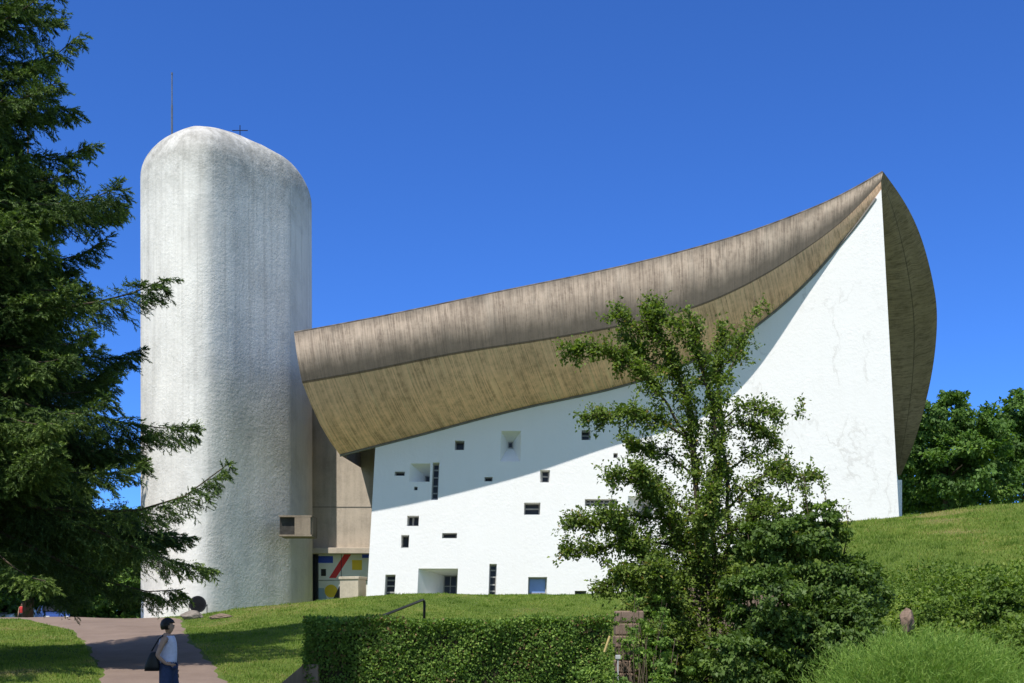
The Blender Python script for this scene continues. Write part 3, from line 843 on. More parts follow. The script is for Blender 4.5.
def clump_crown(root, centers, radii, n, mat, leaf, seed, name='crown', inner=.45, up=.6):
    """leaf cloud spread through lumpy ellipsoids, denser to the outside"""
    r = np.random.default_rng(seed); V, T = [], []
    for c, rad in zip(centers, radii):
        c = np.array(c, float); rad = np.array(rad, float)
        m = int(n * (rad[0] * rad[1] * rad[2]) ** .667)
        # sub-lumps
        nl_ = max(8, int(m / 90)); 
        ld = unit(r.normal(0, 1, (nl_, 3))); lr_ = r.uniform(inner, 1.0, nl_) ** .6
        lc = c + ld * rad * lr_[:, None]
        tn = r.normal(.45, .16, nl_)
        ids = r.integers(0, nl_, m)
        sc = .26 * rad.mean()
        off = unit(r.normal(0, 1, (m, 3))) * (r.uniform(0, 1, m) ** .5 * sc)[:, None] * np.array([1.1, 1.1, .6])
        p = lc[ids] + off
        out = unit((p - c) / rad)
        d = r.normal(0, .6, (m, 3)) + out * .5 + np.array([0, 0, -.25]); nn = out + r.normal(0, .5, (m, 3)) + np.array([0, 0, up])
        s = r.uniform(.65, 1.25, m) * leaf
        V.append(leaves(p, d, nn, s, s * .62)); T.append(np.clip(tn[ids] + r.normal(0, .14, m), 0, 1))
    return poly_soup(name, np.concatenate(V), M[mat], root, np.concatenate(T), 4)

def broad_tree(base, H, rad, seed, label, leaf, n, mat='farleaf', group=None, nlump=9, low=.30):
    r = np.random.default_rng(seed); base = np.array(base, float)
    root = empty('broadleaf_tree', base, label, 'tree', group)
    cs, rs = [], []; paths = []
    tp = base + np.array([0, 0, H * .45])
    paths.append(([base - np.array([0, 0, .3]), base + np.array([.1, 0, H*.2]), tp, base + np.array([0, 0, H * .8])], [H*.03, H*.022, H*.016, .04]))
    for k in range(nlump):
        a = 2.4 * k + r.uniform(-.3, .3); f = (k + .5) / nlump
        rr = rad * (.62 * math.sin(math.pi * (.22 + .7 * f))) * r.uniform(.8, 1.1)
        c = base + np.array([math.cos(a) * rr, math.sin(a) * rr, H * (low + (.88 - low) * f)])
        cs.append(c); q = rad * r.uniform(.42, .6) * (1.1 - .35 * f); rs.append((q, q, q * .8))
        paths.append(([base + np.array([0, 0, H * (.2 + .4 * f)]), (tp + c) / 2 + np.array([0, 0, -.3]), c], [H*.012, H*.008, .03]))
    tube_soup(paths, 'trunk', M['bark'], root, 6)
    clump_crown(root, cs, rs, n, mat, leaf, seed + 1)
    return root

# ------------------------------------------------------------------ trees
bx = (-42 - 512) * 25 / F
spruce((bx, 25, float(ground(bx, 25))), 24.0, 6.8, 11, 'tall spruce at the left picture edge whose drooping boughs hang over the path', 1.4, 3.4, ns=1.1)
spruce((-20.0, 47, float(ground(-20.0, 47))), 21.0, 6.3, 12, 'dark spruce standing farther back, seen between the boughs of the near one', 1.1, 4.2, ns=1.5)
spruce((-7.9, 8.6, 0.0), 27.0, 3.8, 13, 'spruce standing beside the path just left of the viewpoint', .7, 3.5)
spruce((-10.4, 7.2, 0.0), 25.0, 4.0, 15, 'spruce set back from the path left of the viewpoint', .7, 3.5)

for k, (px, Y, H, rad, lab) in enumerate([(945, 74, 9.4, 4.6, 'dark green broadleaf tree right behind the prow of the chapel'), (1030, 80, 10.6, 5.2, 'broadleaf tree half cut by the right picture edge'), (903, 88, 8.6, 3.6, 'small broadleaf tree half hidden by the roof prow')]):
    x = (px - 512) * Y / F; gz = EYE + (HOR - 520) * Y / F - 1.5
    t = broad_tree((x, Y, float(ground(x, Y))), H + 1.6 + gz - float(ground(x, Y)) - .8, rad, 40 + k, lab, .27, 900, group=None)
for k, (px, Y, H, rad, lab) in enumerate([(-30, 82, 11, 5, 'dark broadleaf tree beyond the path at the left edge'), (45, 92, 12, 5.5, 'dark broadleaf tree behind the parked cars'), (120, 95, 10, 5, 'dark broadleaf tree low behind the spruce, left of the tower'), (185, 100, 9, 4.5, 'dark broadleaf tree peeping out at the left foot of the tower')]):
    x = (px - 512) * Y / F
    broad_tree((x, Y, float(ground(x, Y))), H, rad, 60 + k, lab, .42, 560, group=None, nlump=14, low=.06)

# foreground tree with open layered crown (limbs read off the real outline, each with its own depth)
TY = 21.0
tb = np.array([(708 - 512) * TY / F, TY, float(ground((708 - 512) * TY / F, TY))])
r_ = np.random.default_rng(5)
def limb(pxs, dy, r0, r1, lf):
    n = len(pxs); pts = []
    for i, (x, y) in enumerate(pxs):
        pts.append(P(x, y, TY + dy[0] + (dy[1] - dy[0]) * i / (n - 1)))
    # refine and roughen
    out = []
    for a, b in zip(pts[:-1], pts[1:]):
        for t in (0, .5):
            out.append(a + (b - a) * t + (r_.normal(0, .03, 3) if t else 0))
    out.append(pts[-1])
    return (out, r0, r1, lf)
LB = [
 limb([(706, 690), (704, 600), (699, 520), (692, 440), (682, 385), (668, 345), (648, 308)], (0, .3), .075, .012, 1.0),
 limb([(712, 690), (716, 600), (712, 520), (718, 460), (712, 400), (700, 360), (690, 318)], (.1, -.5), .07, .012, .9),
 limb([(716, 600), (730, 540), (728, 470), (722, 420), (716, 372), (722, 330)], (0, .8), .05, .01, .75),
 limb([(692, 440), (668, 405), (640, 372), (612, 352), (585, 348), (570, 350)], (.2, -.4), .03, .007, 1.15),
 limb([(682, 385), (660, 366), (640, 355), (622, 333)], (.2, .9), .02, .006, 1.0),
 limb([(700, 360), (682, 332), (668, 318), (655, 305)], (-.3, .3), .02, .006, .9),
 limb([(668, 345), (640, 330), (622, 316), (612, 312)], (.2, .6), .018, .006, .8),
 limb([(692, 440), (660, 420), (630, 412), (603, 418), (586, 416)], (.2, -.9), .028, .007, 1.2),
 limb([(699, 480), (670, 455), (645, 450), (625, 440)], (.1, 1.2), .025, .007, 1.0),
 limb([(712, 400), (728, 375), (738, 345), (752, 318), (755, 296)], (-.2, .4), .018, .004, .28),
 limb([(716, 372), (732, 358), (744, 340)], (.5, 1.0), .016, .006, .7),
 limb([(722, 420), (740, 405), (760, 410), (776, 414)], (.5, -.3), .02, .005, .8),
 limb([(718, 440), (738, 424), (756, 430), (770, 442)], (.3, 1.1), .02, .006, 1.0),
 limb([(776, 413), (790, 414), (806, 412)], (-.3, -.5), .006, .003, .25),
 limb([(728, 470), (750, 455), (775, 470), (790, 478)], (.7, 0), .02, .006, .75),
 limb([(716, 520), (745, 490), (775, 470), (800, 478), (815, 480)], (.2, -.6), .03, .007, .9),
 limb([(699, 520), (672, 500), (645, 490), (622, 478), (612, 474)], (.1, -1.0), .03, .007, .7),
 limb([(701, 540), (668, 520), (630, 515), (606, 520), (582, 523), (566, 522)], (.1, -.6), .03, .006, 1.0),
 limb([(702, 565), (672, 545), (638, 540), (612, 546), (584, 550), (562, 551)], (.1, .5), .032, .006, .95),
 limb([(702, 565), (660, 560), (625, 540), (610, 512)], (.1, -1.2), .03, .008, 1.2),
 limb([(704, 600), (668, 590), (640, 575), (622, 570), (605, 585), (596, 592)], (0, -.7), .03, .006, .8),
 limb([(704, 600), (672, 620), (650, 600), (632, 612)], (0, -1.3), .03, .008, 1.2),
 limb([(706, 640), (680, 650), (655, 640), (640, 655)], (0, -1.5), .03, .008, 1.5),
 limb([(706, 660), (690, 670), (665, 670), (640, 690)], (0, -1.7), .03, .008, 1.6),
 limb([(712, 540), (735, 530), (760, 512), (785, 508)], (.1, -1.2), .03, .008, 1.2),
 limb([(714, 580), (745, 570), (780, 552), (800, 540)], (.1, -1.4), .03, .008, 1.3),
 limb([(706, 640), (725, 640), (760, 625), (790, 620)], (0, -1.7), .03, .008, 1.5),
 limb([(704, 600), (690, 560), (676, 520), (660, 480)], (0, 1.5), .03, .008, .8),
 limb([(704, 620), (680, 590), (650, 560), (630, 540)], (0, -1.0), .03, .008, 2.0),
 limb([(704, 640), (675, 620), (640, 590), (622, 575)], (0, -1.2), .03, .008, 2.0),
 limb([(702, 580), (680, 540), (655, 500), (640, 470)], (0, -.9), .03, .008, 1.7),
 limb([(706, 660), (680, 625), (665, 600), (655, 570)], (0, -1.6), .03, .008, 2.2),
 limb([(708, 670), (690, 640), (670, 630), (645, 640)], (0, -1.9), .03, .008, 2.2),
 limb([(712, 640), (720, 600), (735, 580), (750, 575)], (0, -1.5), .03, .008, 2.0),
 limb([(712, 600), (700, 560), (705, 520), (715, 490)], (0, -1.2), .03, .008, 2.0),
 limb([(706, 690), (690, 668), (668, 660), (650, 668)], (0, -2.0), .03, .008, 2.4),
 limb([(712, 690), (722, 668), (740, 655), (765, 650)], (0, -2.0), .03, .008, 2.2),
 limb([(716, 600), (740, 560), (752, 520), (760, 490)], (0, 1.5), .03, .008, .8),
]
leafy_tree(tb, LB, 'hawthorn_tree', 'open crowned small tree with layered leafy boughs in front of the white wall', 'tree', 'hawthorn', .076, 33, 27.0, 21, (.16, .56), lstart=.14)

# dense shrub right of it
def shrub(name, base, centers, radii, n, mat, leaf, seed, label, shoots=0, cat='shrub'):
    root = empty(name, base, label, cat)
    r = np.random.default_rng(seed); base = np.array(base, float)
    paths = []
    for c, rad in zip(centers, radii):
        c = np.array(c)
        for q in range(3):
            e = c + unit(r.normal(0, 1, 3) + np.array([0, 0, .6])) * np.array(rad) * .8
            b1 = np.array([c[0] * .8 + base[0] * .2, c[1] * .8 + base[1] * .2, base[2]]) + r.normal(0, .05, 3) * np.array([1, 1, 0]); paths.append(([base + np.array([0, 0, .05]), b1], [.012, .012])); paths.append(([b1, (b1 + e) / 2 + r.normal(0, .06, 3), e], [.010, .007, .004]))
    tube_soup(paths, 'branches', M['bark'], root, 5)
    clump_crown(root, centers, radii, n, mat, leaf, seed, 'foliage', .35, .5)
    return root
def cpx(px, py, Y): return P(px, py, Y)
SY = 19.5
cs = [cpx(800, 640, SY), cpx(765, 600, SY - .4), cpx(835, 590, SY + .3), cpx(790, 545, SY + .2), cpx(845, 640, SY - .3), cpx(735, 660, SY - .9), cpx(820, 530, SY + .5), cpx(760, 550, SY + .6), cpx(860, 590, SY + .9)]
rs = [(.85, .8, .75), (.7, .7, .6), (.75, .7, .65), (.65, .6, .55), (.7, .7, .7), (.7, .6, .6), (.5, .5, .45), (.55, .5, .5), (.45, .5, .6)]
sb = (cpx(800, 690, SY)[0], SY, float(ground(cpx(800, 690, SY)[0], SY)))
shrub('dark_shrub', sb, cs, rs, 15000, 'laurel', .085, 31, 'big dense dark green shrub right of the open crowned tree')
# upright bare-leaf shoots above the shrub
LB2 = [limb([(828, 560), (830, 520), (826, 498), (824, 478)], (-1, -.8), .012, .004, 1.0), limb([(812, 545), (806, 500), (804, 470)], (-1.2, -1), .012, .004, .9),
       limb([(842, 560), (848, 520), (846, 505)], (-1, -.9), .012, .004, 1.0), limb([(800, 540), (790, 500), (782, 470)], (-1, -1.2), .012, .004, .8)]
leafy_tree((float(LB2[0][0][0][0]), float(LB2[0][0][0][1]), float(LB2[0][0][0][2])), LB2, 'upright_shrub', 'thin upright shoots with pale leaves rising above the dark dense shrub', 'shrub', 'hawthorn', .075, 9, 11, 77, (.08, .16), lstart=.1)

# clipped hedge
def hedge():
    r = np.random.default_rng(3)
    x0, x1 = (303 - 512) * 17.6 / F, (613 - 512) * 17.6 / F
    y0, y1 = 17.6, 18.9
    top = lambda x: EYE + (HOR - 617) * 17.6 / F - .06 + .03 * np.sin(x * 1.9) + .02 * np.sin(x * 5.3)
    zb = 0.0
    root = empty('clipped_hedge', ((x0 + x1) / 2, (y0 + y1) / 2, 0.1), 'long clipped green hedge across the foreground', 'hedge')
    b = MB(); b.box(((x0 + x1) / 2, (y0 + y1) / 2, .65), (x1 - x0 - .3, y1 - y0 - .3, 1.62), top=.98)
    b.build('branches', M['twig'], root)
    V, T = [], []
    def put(p, out, n):
        m = len(p); d = r.normal(0, .7, (m, 3)) + out * .5 + np.array([0, 0, .1]); nn = out * .9 + r.normal(0, .55, (m, 3)) + np.array([0, 0, .35])
        s = r.uniform(.035, .068, m); V.append(leaves(p, d, nn, s, s * .6))
        patch = np.sin(p[:, 0] * 3.1 + 1) * np.sin(p[:, 2] * 4.3 + p[:, 0]) * .12
        t = np.clip(r.normal(.5, .2, m) + patch, 0, .93); t[r.uniform(0, 1, m) < .03 + .1 * (patch < -.08)] = 1; T.append(t)
    nf = 30000; u = r.uniform(x0, x1, nf); z = r.uniform(0, 1, nf) * (top(u) - zb) + zb
    lump = .06 * np.sin(u * 2.3 + z * 3) + .05 * np.sin(u * 5.1 - z * 4.1)
    put(np.stack([u, y0 + .08 + lump + r.exponential(.06, nf) - .05, z], 1), np.array([0, -1, 0]), nf)
    nt_ = 22000; u = r.uniform(x0, x1, nt_); y = r.uniform(y0, y1, nt_)
    put(np.stack([u, y, top(u) - r.exponential(.04, nt_) + r.normal(0, .018, nt_)], 1), np.array([0, 0, 1]), nt_)
    ne = 6500; y = r.uniform(y0, y1, ne); z = r.uniform(0, 1.65, ne)
    put(np.stack([x0 + .08 + r.exponential(.06, ne) - .05 + .04 * np.sin(y * 6 + z * 5), y, z], 1), np.array([-1, 0, 0]), ne)
    put(np.stack([r.uniform(x0, x1, 8000), y1 - .05 + r.exponential(.04, 8000), r.uniform(0, 1.6, 8000)], 1), np.array([0, 1, 0]), 0)
    poly_soup('foliage', np.concatenate(V), M['hedge'], root, np.concatenate(T), 4)
    return x0
hx0 = hedge()
# low leafy plants in front of the hedge's right end
cs = [cpx(600, 678, 15.2), cpx(640, 682, 15.0), cpx(668, 655, 15.6), cpx(565, 692, 15.4), cpx(643, 640, 17.6), cpx(655, 612, 18.4), cpx(638, 603, 19.0), cpx(622, 648, 18.9), cpx(632, 625, 19.1), cpx(616, 615, 19.0), cpx(634, 662, 18.8)]
rs = [(.3, .3, .2), (.4, .3, .22), (.4, .3, .34), (.3, .3, .15), (.3, .3, .3), (.3, .3, .3), (.2, .15, .2), (.25, .15, .25), (.14, .1, .16), (.13, .1, .17), (.24, .15, .22)]
b0 = cpx(630, 700, 15.2)
shrub('low_shrub', (b0[0], 15.2, 0.0), cs, rs, 4200, 'hedge', .06, 35, 'low bright green shrub at the foot of the hedge under the tree')

# handrail behind the hedge
hr = MB()
a = P(424, 599.5, 26.5); b_ = P(376, 618.5, 23.2); c_ = P(424, 632, 26.5)
hr.tube([b_ + (b_ - a) * .4, b_, a + (b_ - a) * .03, a + np.array([0.0, 0.0, -.03]), a + np.array([.01, 0, -.12]), c_], .032, 8)
bp_ = b_ + (b_ - a) * .35; hr.tube([bp_, bp_ - np.array([0, 0, 1.0])], .03, 8)
tag(hr.build('handrail', M['metal'], None, True), 'black metal handrail rising out of the lawn behind the hedge', 'handrail')

# sloping stone kerb at the left end of the hedge
kb = MB()
y = 17.15
pts = [P(281, 683, y), P(303, 664.5, y + .5), P(318, 664.5, y + .5)]
v = []
for p in pts:
    v += [p, p + np.array([.03, .28, 0.0]), np.array([p[0], p[1], -.3]), np.array([p[0] + .03, p[1] + .28, -.3])]
kb.add(v, [(0, 4, 5, 1), (4, 8, 9, 5), (2, 6, 4, 0), (6, 10, 8, 4), (1, 5, 7, 3), (5, 9, 11, 7), (0, 1, 3, 2), (8, 10, 11, 9)])
tag(kb.build('kerb_wall', M['stone'], bevel=.012), 'low sloping stone kerb at the shaded left end of the hedge', 'kerb')

# sandstone pillar and stair wall behind the tree
px_ = P(628, 600, 19.6)
pb = MB(); gz = float(ground(px_[0], 19.6))
for k in range(8):
    wv_ = .46 + .05 * math.sin(k * 3.1)
    pb.box((px_[0] + .01 * math.sin(k * 2), 19.6, gz + k * .212), (wv_, .46, .205), rz=.03 * math.sin(k * 4))
tag(pb.build('stone_pillar', M['stone'], bevel=.025), 'brown sandstone pillar half hidden at the left side of the open crowned tree', 'pillar')
wb = MB()
x0, x1 = P(648, 0, 27.5)[0], P(790, 0, 27.5)[0]
for k in range(9):
    xa = x0 + (x1 - x0) * k / 9; xb = x0 + (x1 - x0) * (k + 1) / 9 - .015
    for j in range(4):
        wb.box(((xa + xb) / 2 + .1 * (j % 2), 27.5 + .01 * ((k * 7 + j * 3) % 5), .75 + j * .48 + .0), (xb - xa - .01, .4, .46))
tag(wb.build('stone_wall', M['stone'], bevel=.02), 'reddish stone wall glimpsed through the leaves of the open crowned tree', 'wall')

# garden stake and small white tag in the hedge corner
st = MB(); st.tube([P(604.5, 652, 16.9), P(610, 636, 16.9)], .022, 6)
tag(st.build('garden_stake', plain('bamboo', (.45, .34, .14), .6)), 'yellow bamboo stake leaning in the hedge left of the stone pillar', 'stake')
sg = MB(); c = P(618, 657, 16.6); sg.box(c, (.075, .02, .06)); sg.box((c[0], c[1] + .012, c[2] - .3), (.02, .015, .6))
tag(sg.build('plant_marker', plain('dull_white', (.45, .45, .43), .7), bevel=.004), 'small white marker plate beside the yellow stake', 'marker')

# right bank: leafy ground cover, feathery broom, boulder
def bank():
    r = np.random.default_rng(9); n = 220000
    Y = r.uniform(19.0, 31.0, n); X = r.uniform(4.6, 21, n)
    px = 512 + X * F / Y
    ok = (px > 740) & (px < 1260)
    edge = 28.6 + 1.3 * np.sin(X * .9) + .8 * np.sin(X * 2.3 + 1) + r.normal(0, .8, n)
    ok &= Y < edge
    X, Y = X[ok], Y[ok]; n = len(X)
    lump = .5 + .5 * np.sin(X * 1.7 + .5) * np.sin(Y * 1.3 + X * .4) + .3 * np.sin(X * 4.1) * np.sin(Y * 3.3)
    hmax = np.clip(.62 * lump + .16, .06, 1.1) * np.clip((28.5 - Y) / 3.5, .25, 1)
    z = ground(X, Y) + hmax * r.uniform(0, 1, n) ** .5
    p = np.stack([X, Y, z], 1)
    d = r.normal(0, .6, (n, 3)) + np.array([0, -.2, .3]); nn = r.normal(0, .5, (n, 3)) + np.array([0, -.3, 1])
    s = r.uniform(.05, .115, n)
    t = np.clip(r.normal(.5, .18, n) + .18 * np.sin(X * .8 + 2) * np.sin(Y * .9), 0, 1)
    o = poly_soup('ground_cover', leaves(p, d, nn, s, s * .6), M['ivy'], None, t, 4)
    tag(o, 'leafy ground cover on the bank below the mown slope', 'ground cover', kind='stuff')
bank()
cs = [cpx(905, 585, 24), cpx(890, 572, 25), cpx(940, 590, 23), cpx(985, 580, 23), cpx(1020, 600, 22)]
for k, (px, py, Y, rr, lab) in enumerate([(890, 590, 24.0, (1.0, .7, .6), 'mid green shrub on the bank behind the brown boulder'), (965, 600, 22.5, (1.0, .7, .55), 'pale green shrub on the bank above the feathery bush'), (1022, 600, 22.0, (.9, .7, .65), 'pale green shrub at the right picture edge on the bank')]):
    c = cpx(px, py, Y); g = float(ground(c[0], Y))
    shrub('bank_shrub', (c[0], Y, g), [np.array([c[0], Y, g + rr[2] * .75]), np.array([c[0] + .6, Y - .4, g + rr[2] * .55])], [rr, tuple(x * .75 for x in rr)], 7000, 'ivy', .09, 80 + k, lab)
g = P(907, 612, 22.0); rock('boulder', g + np.array([0, 0, -.18]), (.15, .15, .25), 'brown boulder between the shrubs on the bank', 8, M['stone'])

def broom():
    r = np.random.default_rng(15); Y0 = 15.0
    root = empty('feathery_shrub', (P(926, 700, Y0)[0], Y0, float(ground(5, Y0))), 'bright green feathery shrub in the lower right foreground', 'shrub')
    V, T = [], []; paths = []
    n = 5200
    b0 = np.array([P(926, 700, Y0)[0], Y0, .1])
    base = b0 + np.stack([r.normal(0, .50, n), r.normal(0, .28, n), np.zeros(n)], 1)
    lean = np.stack([(base[:, 0] - b0[0]) * .42 + r.normal(0, .2, n), (base[:, 1] - b0[1]) * .6 + r.normal(0, .25, n), np.ones(n)], 1)
    d = unit(lean); H = (1.50 - .36 * ((base[:, 0] - b0[0]) / .9) ** 2) * r.uniform(.55, 1.06, n); H = np.clip(H, .35, 1.7)
    for k in range(18):          # plumes of fine side shoots along every stem
        t = r.uniform(.3, 1.0, n)
        p = base + d * (H * t)[:, None] + np.stack([np.zeros(n), np.zeros(n), -.10 * t ** 3], 1) + (d * np.array([1, 1, 0])) * (.25 * t ** 3)[:, None]
        dd_ = unit(d * .9 + r.normal(0, .5, (n, 3)))
        L = r.uniform(.05, .13, n)[:, None]; w_ = unit(np.cross(dd_, r.normal(0, 1, (n, 3)))) * .0042
        V.append(np.stack([p - w_, p + w_, p + dd_ * L], 1)); T.append(np.clip(.25 + .5 * t + r.normal(0, .15, n), 0, 1))
    poly_soup('foliage', np.concatenate(V), M['broom'], root, np.concatenate(T), 3)
    for k in range(60):
        i = int(r.integers(0, n)); paths.append(([base[i], base[i] + d[i] * H[i] * .7], [.008, .003]))
    tube_soup(paths, 'stems', M['twig'], root, 4)
broom()

# grass blades
def blades():
    r = np.random.default_rng(4)
    n = 510000
    Y = 14 + (48 - 14) * r.uniform(0, 1, n) ** 1.1; px = r.uniform(-120, 1200, n); X = (px - 512) * Y / F
    pth = (X > pL(np.clip(Y, -5, 63)) - .02) & (X < pR(np.clip(Y, -5, 63)) + .02)
    hid = (px > 310) & (px < 620) & (Y < 19)
    ok = ~pth & ~hid & ~((px > 600) & (Y < 19))
    X, Y = X[ok], Y[ok]; n = len(X); z = ground(X, Y)
    p = np.stack([X, Y, z - .005], 1)
    d = unit(np.stack([r.normal(0, .35, n), r.normal(0, .35, n), np.ones(n)], 1))
    L = (r.uniform(.025, .07, n) * (1 + .5 * (X > 6)))[:, None]
    w_ = unit(np.stack([r.normal(0, 1, n), r.normal(0, .4, n), np.zeros(n)], 1)) * (.004 + .00025 * Y)[:, None]
    pat = .18 * np.sin(X * .7 + 1) * np.sin(Y * .5) + .12 * np.sin(X * 2.1 + Y) * np.sin(Y * 1.7 - X) + .12 * np.sin(X * .3 - Y * .35)
    dry = np.clip(np.sin(X * .9 + Y * .6) * np.sin(Y * 1.1 - X * .5 + 1) * np.sin(X * .37 + 2) + .35 * sst(33, 40, Y) * (X > 8) - .25, 0, 1)
    weeds = ((np.sin(X * 3.1 + 1.7 * np.sin(Y * 1.3)) * np.sin(Y * 2.7 + 1.3 * np.sin(X * 1.1))) > .72)
    L = L * (1 + .8 * weeds)[:, None] * (1 - .5 * dry)[:, None]
    t = np.clip(.42 - .25 * weeds + pat + r.normal(0, .17, n) + .08 * (X > 6) + .7 * dry, 0, 1)
    tag(poly_soup('grass', np.stack([p - w_, p + w_, p + d * L], 1), M['blade'], None, t, 3), 'short mown grass on the slopes around the chapel', 'grass', kind='stuff')
blades()

# ------------------------------------------------------------------ people
M['skin'] = plain('skin', (.42, .25, .17), .55, 0, .06)
M['hair'] = plain('dark_hair', (.012, .009, .007), .45, 0, .3, 40)
M['top'] = plain('lilac_top', (.62, .60, .72), .85, 0, .08, 20)
M['navy'] = plain('navy_cloth', (.035, .05, .11), .85, 0, .15, 20)
M['black'] = plain('black_leather', (.012, .012, .013), .45, 0, .2, 10)
M['redcloth'] = plain('red_cloth', (.45, .03, .03), .8, 0, .1, 10)

def skin_mesh(verts, edges, radii, root=0, sub=2):
    me = bpy.data.meshes.new('tmp'); me.from_pydata(verts, edges, [])
    o = bpy.data.objects.new('tmp', me); COL.objects.link(o)
    md = o.modifiers.new('Skin', 'SKIN'); md.use_smooth_shade = True
    if not me.skin_vertices: 
        bpy.context.view_layer.objects.active = o
    sv = me.skin_vertices[0].data
    for i, rr in enumerate(radii):
        sv[i].radius = rr if hasattr(rr, '__len__') else (rr, rr)
        sv[i].use_root = (i == root)
    s2 = o.modifiers.new('Sub', 'SUBSURF'); s2.levels = sub; s2.render_levels = sub
    dg = bpy.context.evaluated_depsgraph_get(); dg.update()
    out = bpy.data.meshes.new_from_object(o.evaluated_get(dg))
    bpy.data.objects.remove(o)
    return out

def person(loc, rz, label, top_mat, leg_mat, arm='hip', scale=1.0, hair_len=1.0):
    """figure faces local +X"""
    V, E, Rr, part = [], [], [], []
    def add(p, r, prev=None):
        V.append(p); Rr.append(r)
        if prev is not None: E.append((prev, len(V) - 1))
        return len(V) - 1
    pel = add((0, 0, .93), (.125, .15)); wst = add((.01, 0, 1.07), (.105, .125), pel); chs = add((0, 0, 1.24), (.115, .14), wst); shl = add((-.02, 0, 1.36), (.085, .11), chs)
    nk = add((0, 0, 1.44), .050, shl); hb = add((.02, 0, 1.50), (.070, .066), nk); hm = add((.018, 0, 1.565), (.088, .074), hb); ht = add((.0, 0, 1.62), (.066, .06), hm)
    for s in (-1, 1):
        hip = add((0, s * .09, .86), .092, pel)
        fw = .06 * s
        kn = add((.03 + fw, s * .095, .48), .060, hip); cf = add((.0 + fw, s * .095, .33), .055, kn); an = add((-.03 + fw * 1.3, s * .095, .09), .038, cf)
        ft = add((.05 + fw * 1.3, s * .10, .045), .038, an); add((.14 + fw * 1.3, s * .105, .03), .026, ft)
        sh = add((-.02, s * .165, 1.345), .052, shl)
        if s < 0 and arm == 'hip':
            el = add((-.115, s * .225, 1.09), .037, sh); wr = add((.02, s * .20, .96), .026, el); pm = add((.075, s * .185, .955), (.030, .017), wr)
            fd = Vector((.9, .1, -.35)).normalized()
        else:
            el = add((.0, s * .215, 1.09), .037, sh); wr = add((.06, s * .215, .88), .026, el); pm = add((.08, s * .21, .81), (.017, .030), wr)
            fd = Vector((.25, 0, -1)).normalized()
        sd = Vector((0, 0, 1)).cross(fd) if False else (Vector((.3, 0, .95)) if arm == 'hip' and s < 0 else Vector((1, 0, .2))).normalized()
        for q, ln in ((-1.5, .05), (-.5, .062), (.5, .066), (1.5, .058)):
            b = Vector(V[pm]) + fd * .035 + sd * q * .015
            a1 = add(tuple(b), .009, pm); a2 = add(tuple(b + fd * ln * .55 + Vector((0, .006, 0))), .0085, a1); add(tuple(b + fd * ln + Vector((-.006, .014, 0))), .007, a2)
        b = Vector(V[wr]) + fd * .025 + sd * .03
        a1 = add(tuple(b), .010, wr); add(tuple(b + fd * .035 + sd * .022), .008, a1)
    me = skin_mesh(V, E, Rr, 0, 2)
    n = len(me.vertices); co = np.zeros(n * 3); me.vertices.foreach_get('co', co); co = co.reshape(-1, 3)
    # face: nose, brow, chin on the front of the head
    for i in range(n):
        x, y, z = co[i]
        if z > 1.47 and x > .03:
            co[i][0] += .026 * math.exp(-((y / .013) ** 2 + ((z - 1.54) / .02) ** 2)) + .010 * math.exp(-((y / .03) ** 2 + ((z - 1.475) / .016) ** 2)) - .008 * math.exp(-(((abs(y) - .03) / .015) ** 2 + ((z - 1.563) / .012) ** 2))
    me.vertices.foreach_set('co', co.reshape(-1)); me.update()
    root = empty('person', (loc[0], loc[1], loc[2]), label, 'person')
    root.rotation_euler = (0, 0, rz); root.scale = (scale,) * 3
    me.name = 'body'; body = link('body', me, M['skin']); body.parent = root
    nrm = np.zeros(n * 3); me.vertices.foreach_get('normal', nrm); nrm = nrm.reshape(-1, 3)
    def cloth(name, test, off, mat):
        faces = []; used = {}
        vv = []
        for p in me.polygons:
            if test(p.center):
                f = []
                for k in p.vertices:
                    if k not in used: used[k] = len(vv); vv.append(co[k] + nrm[k] * off)
                    f.append(used[k])
                faces.append(f)
        o = mesh(name, vv, faces, mat, None, True); o.parent = root
        sd_ = o.modifiers.new('Solidify', 'SOLIDIFY'); sd_.thickness = .006; sd_.offset = 1
        return o
    cloth('top', lambda c: .955 < c[2] < 1.385 and abs(c[1]) < .165 - max(0, c[2] - 1.3) * .4 and not (abs(c[1]) > .145 and c[2] < 1.25), .012, top_mat)
    cloth('trousers', lambda c: (.10 < c[2] < .97) and abs(c[1]) < .2 and not (c[2] > .915 and abs(c[1]) > .168 and c[0] > .04), .024, leg_mat)
    cloth('shoe', lambda c: c[2] < .085, .007, M['black'])
    # hair: cap over skull and nape
    bm = bmesh.new(); bmesh.ops.create_uvsphere(bm, u_segments=28, v_segments=20, radius=1)
    kill = []
    for v in bm.verts:
        c = v.co.copy()
        r = 1.03 + .035 * math.sin(c.x * 17 + c.z * 9) * math.sin(c.y * 13) + .02 * math.sin(c.z * 31 + c.y * 19)
        v.co = Vector((c.x * .112 * r - .004, c.y * .098 * r, c.z * .118 * r + 1.565))
        if v.co.z < 1.5: v.co.x = v.co.x * .9 - .012
    for f in list(bm.faces):
        c = f.calc_center_median()
        if c.x > .052 and c.z < 1.61: kill.append(f)
        elif c.z < 1.49: kill.append(f)
        elif c.x > .028 and c.z < 1.565: kill.append(f)
    bmesh.ops.delete(bm, geom=kill, context='FACES')
    for f in bm.faces: f.smooth = True
    mh = bpy.data.meshes.new('hair'); bm.to_mesh(mh); bm.free()
    h = link('hair', mh, M['hair']); h.parent = root
    sd_ = h.modifiers.new('Solidify', 'SOLIDIFY'); sd_.thickness = .012
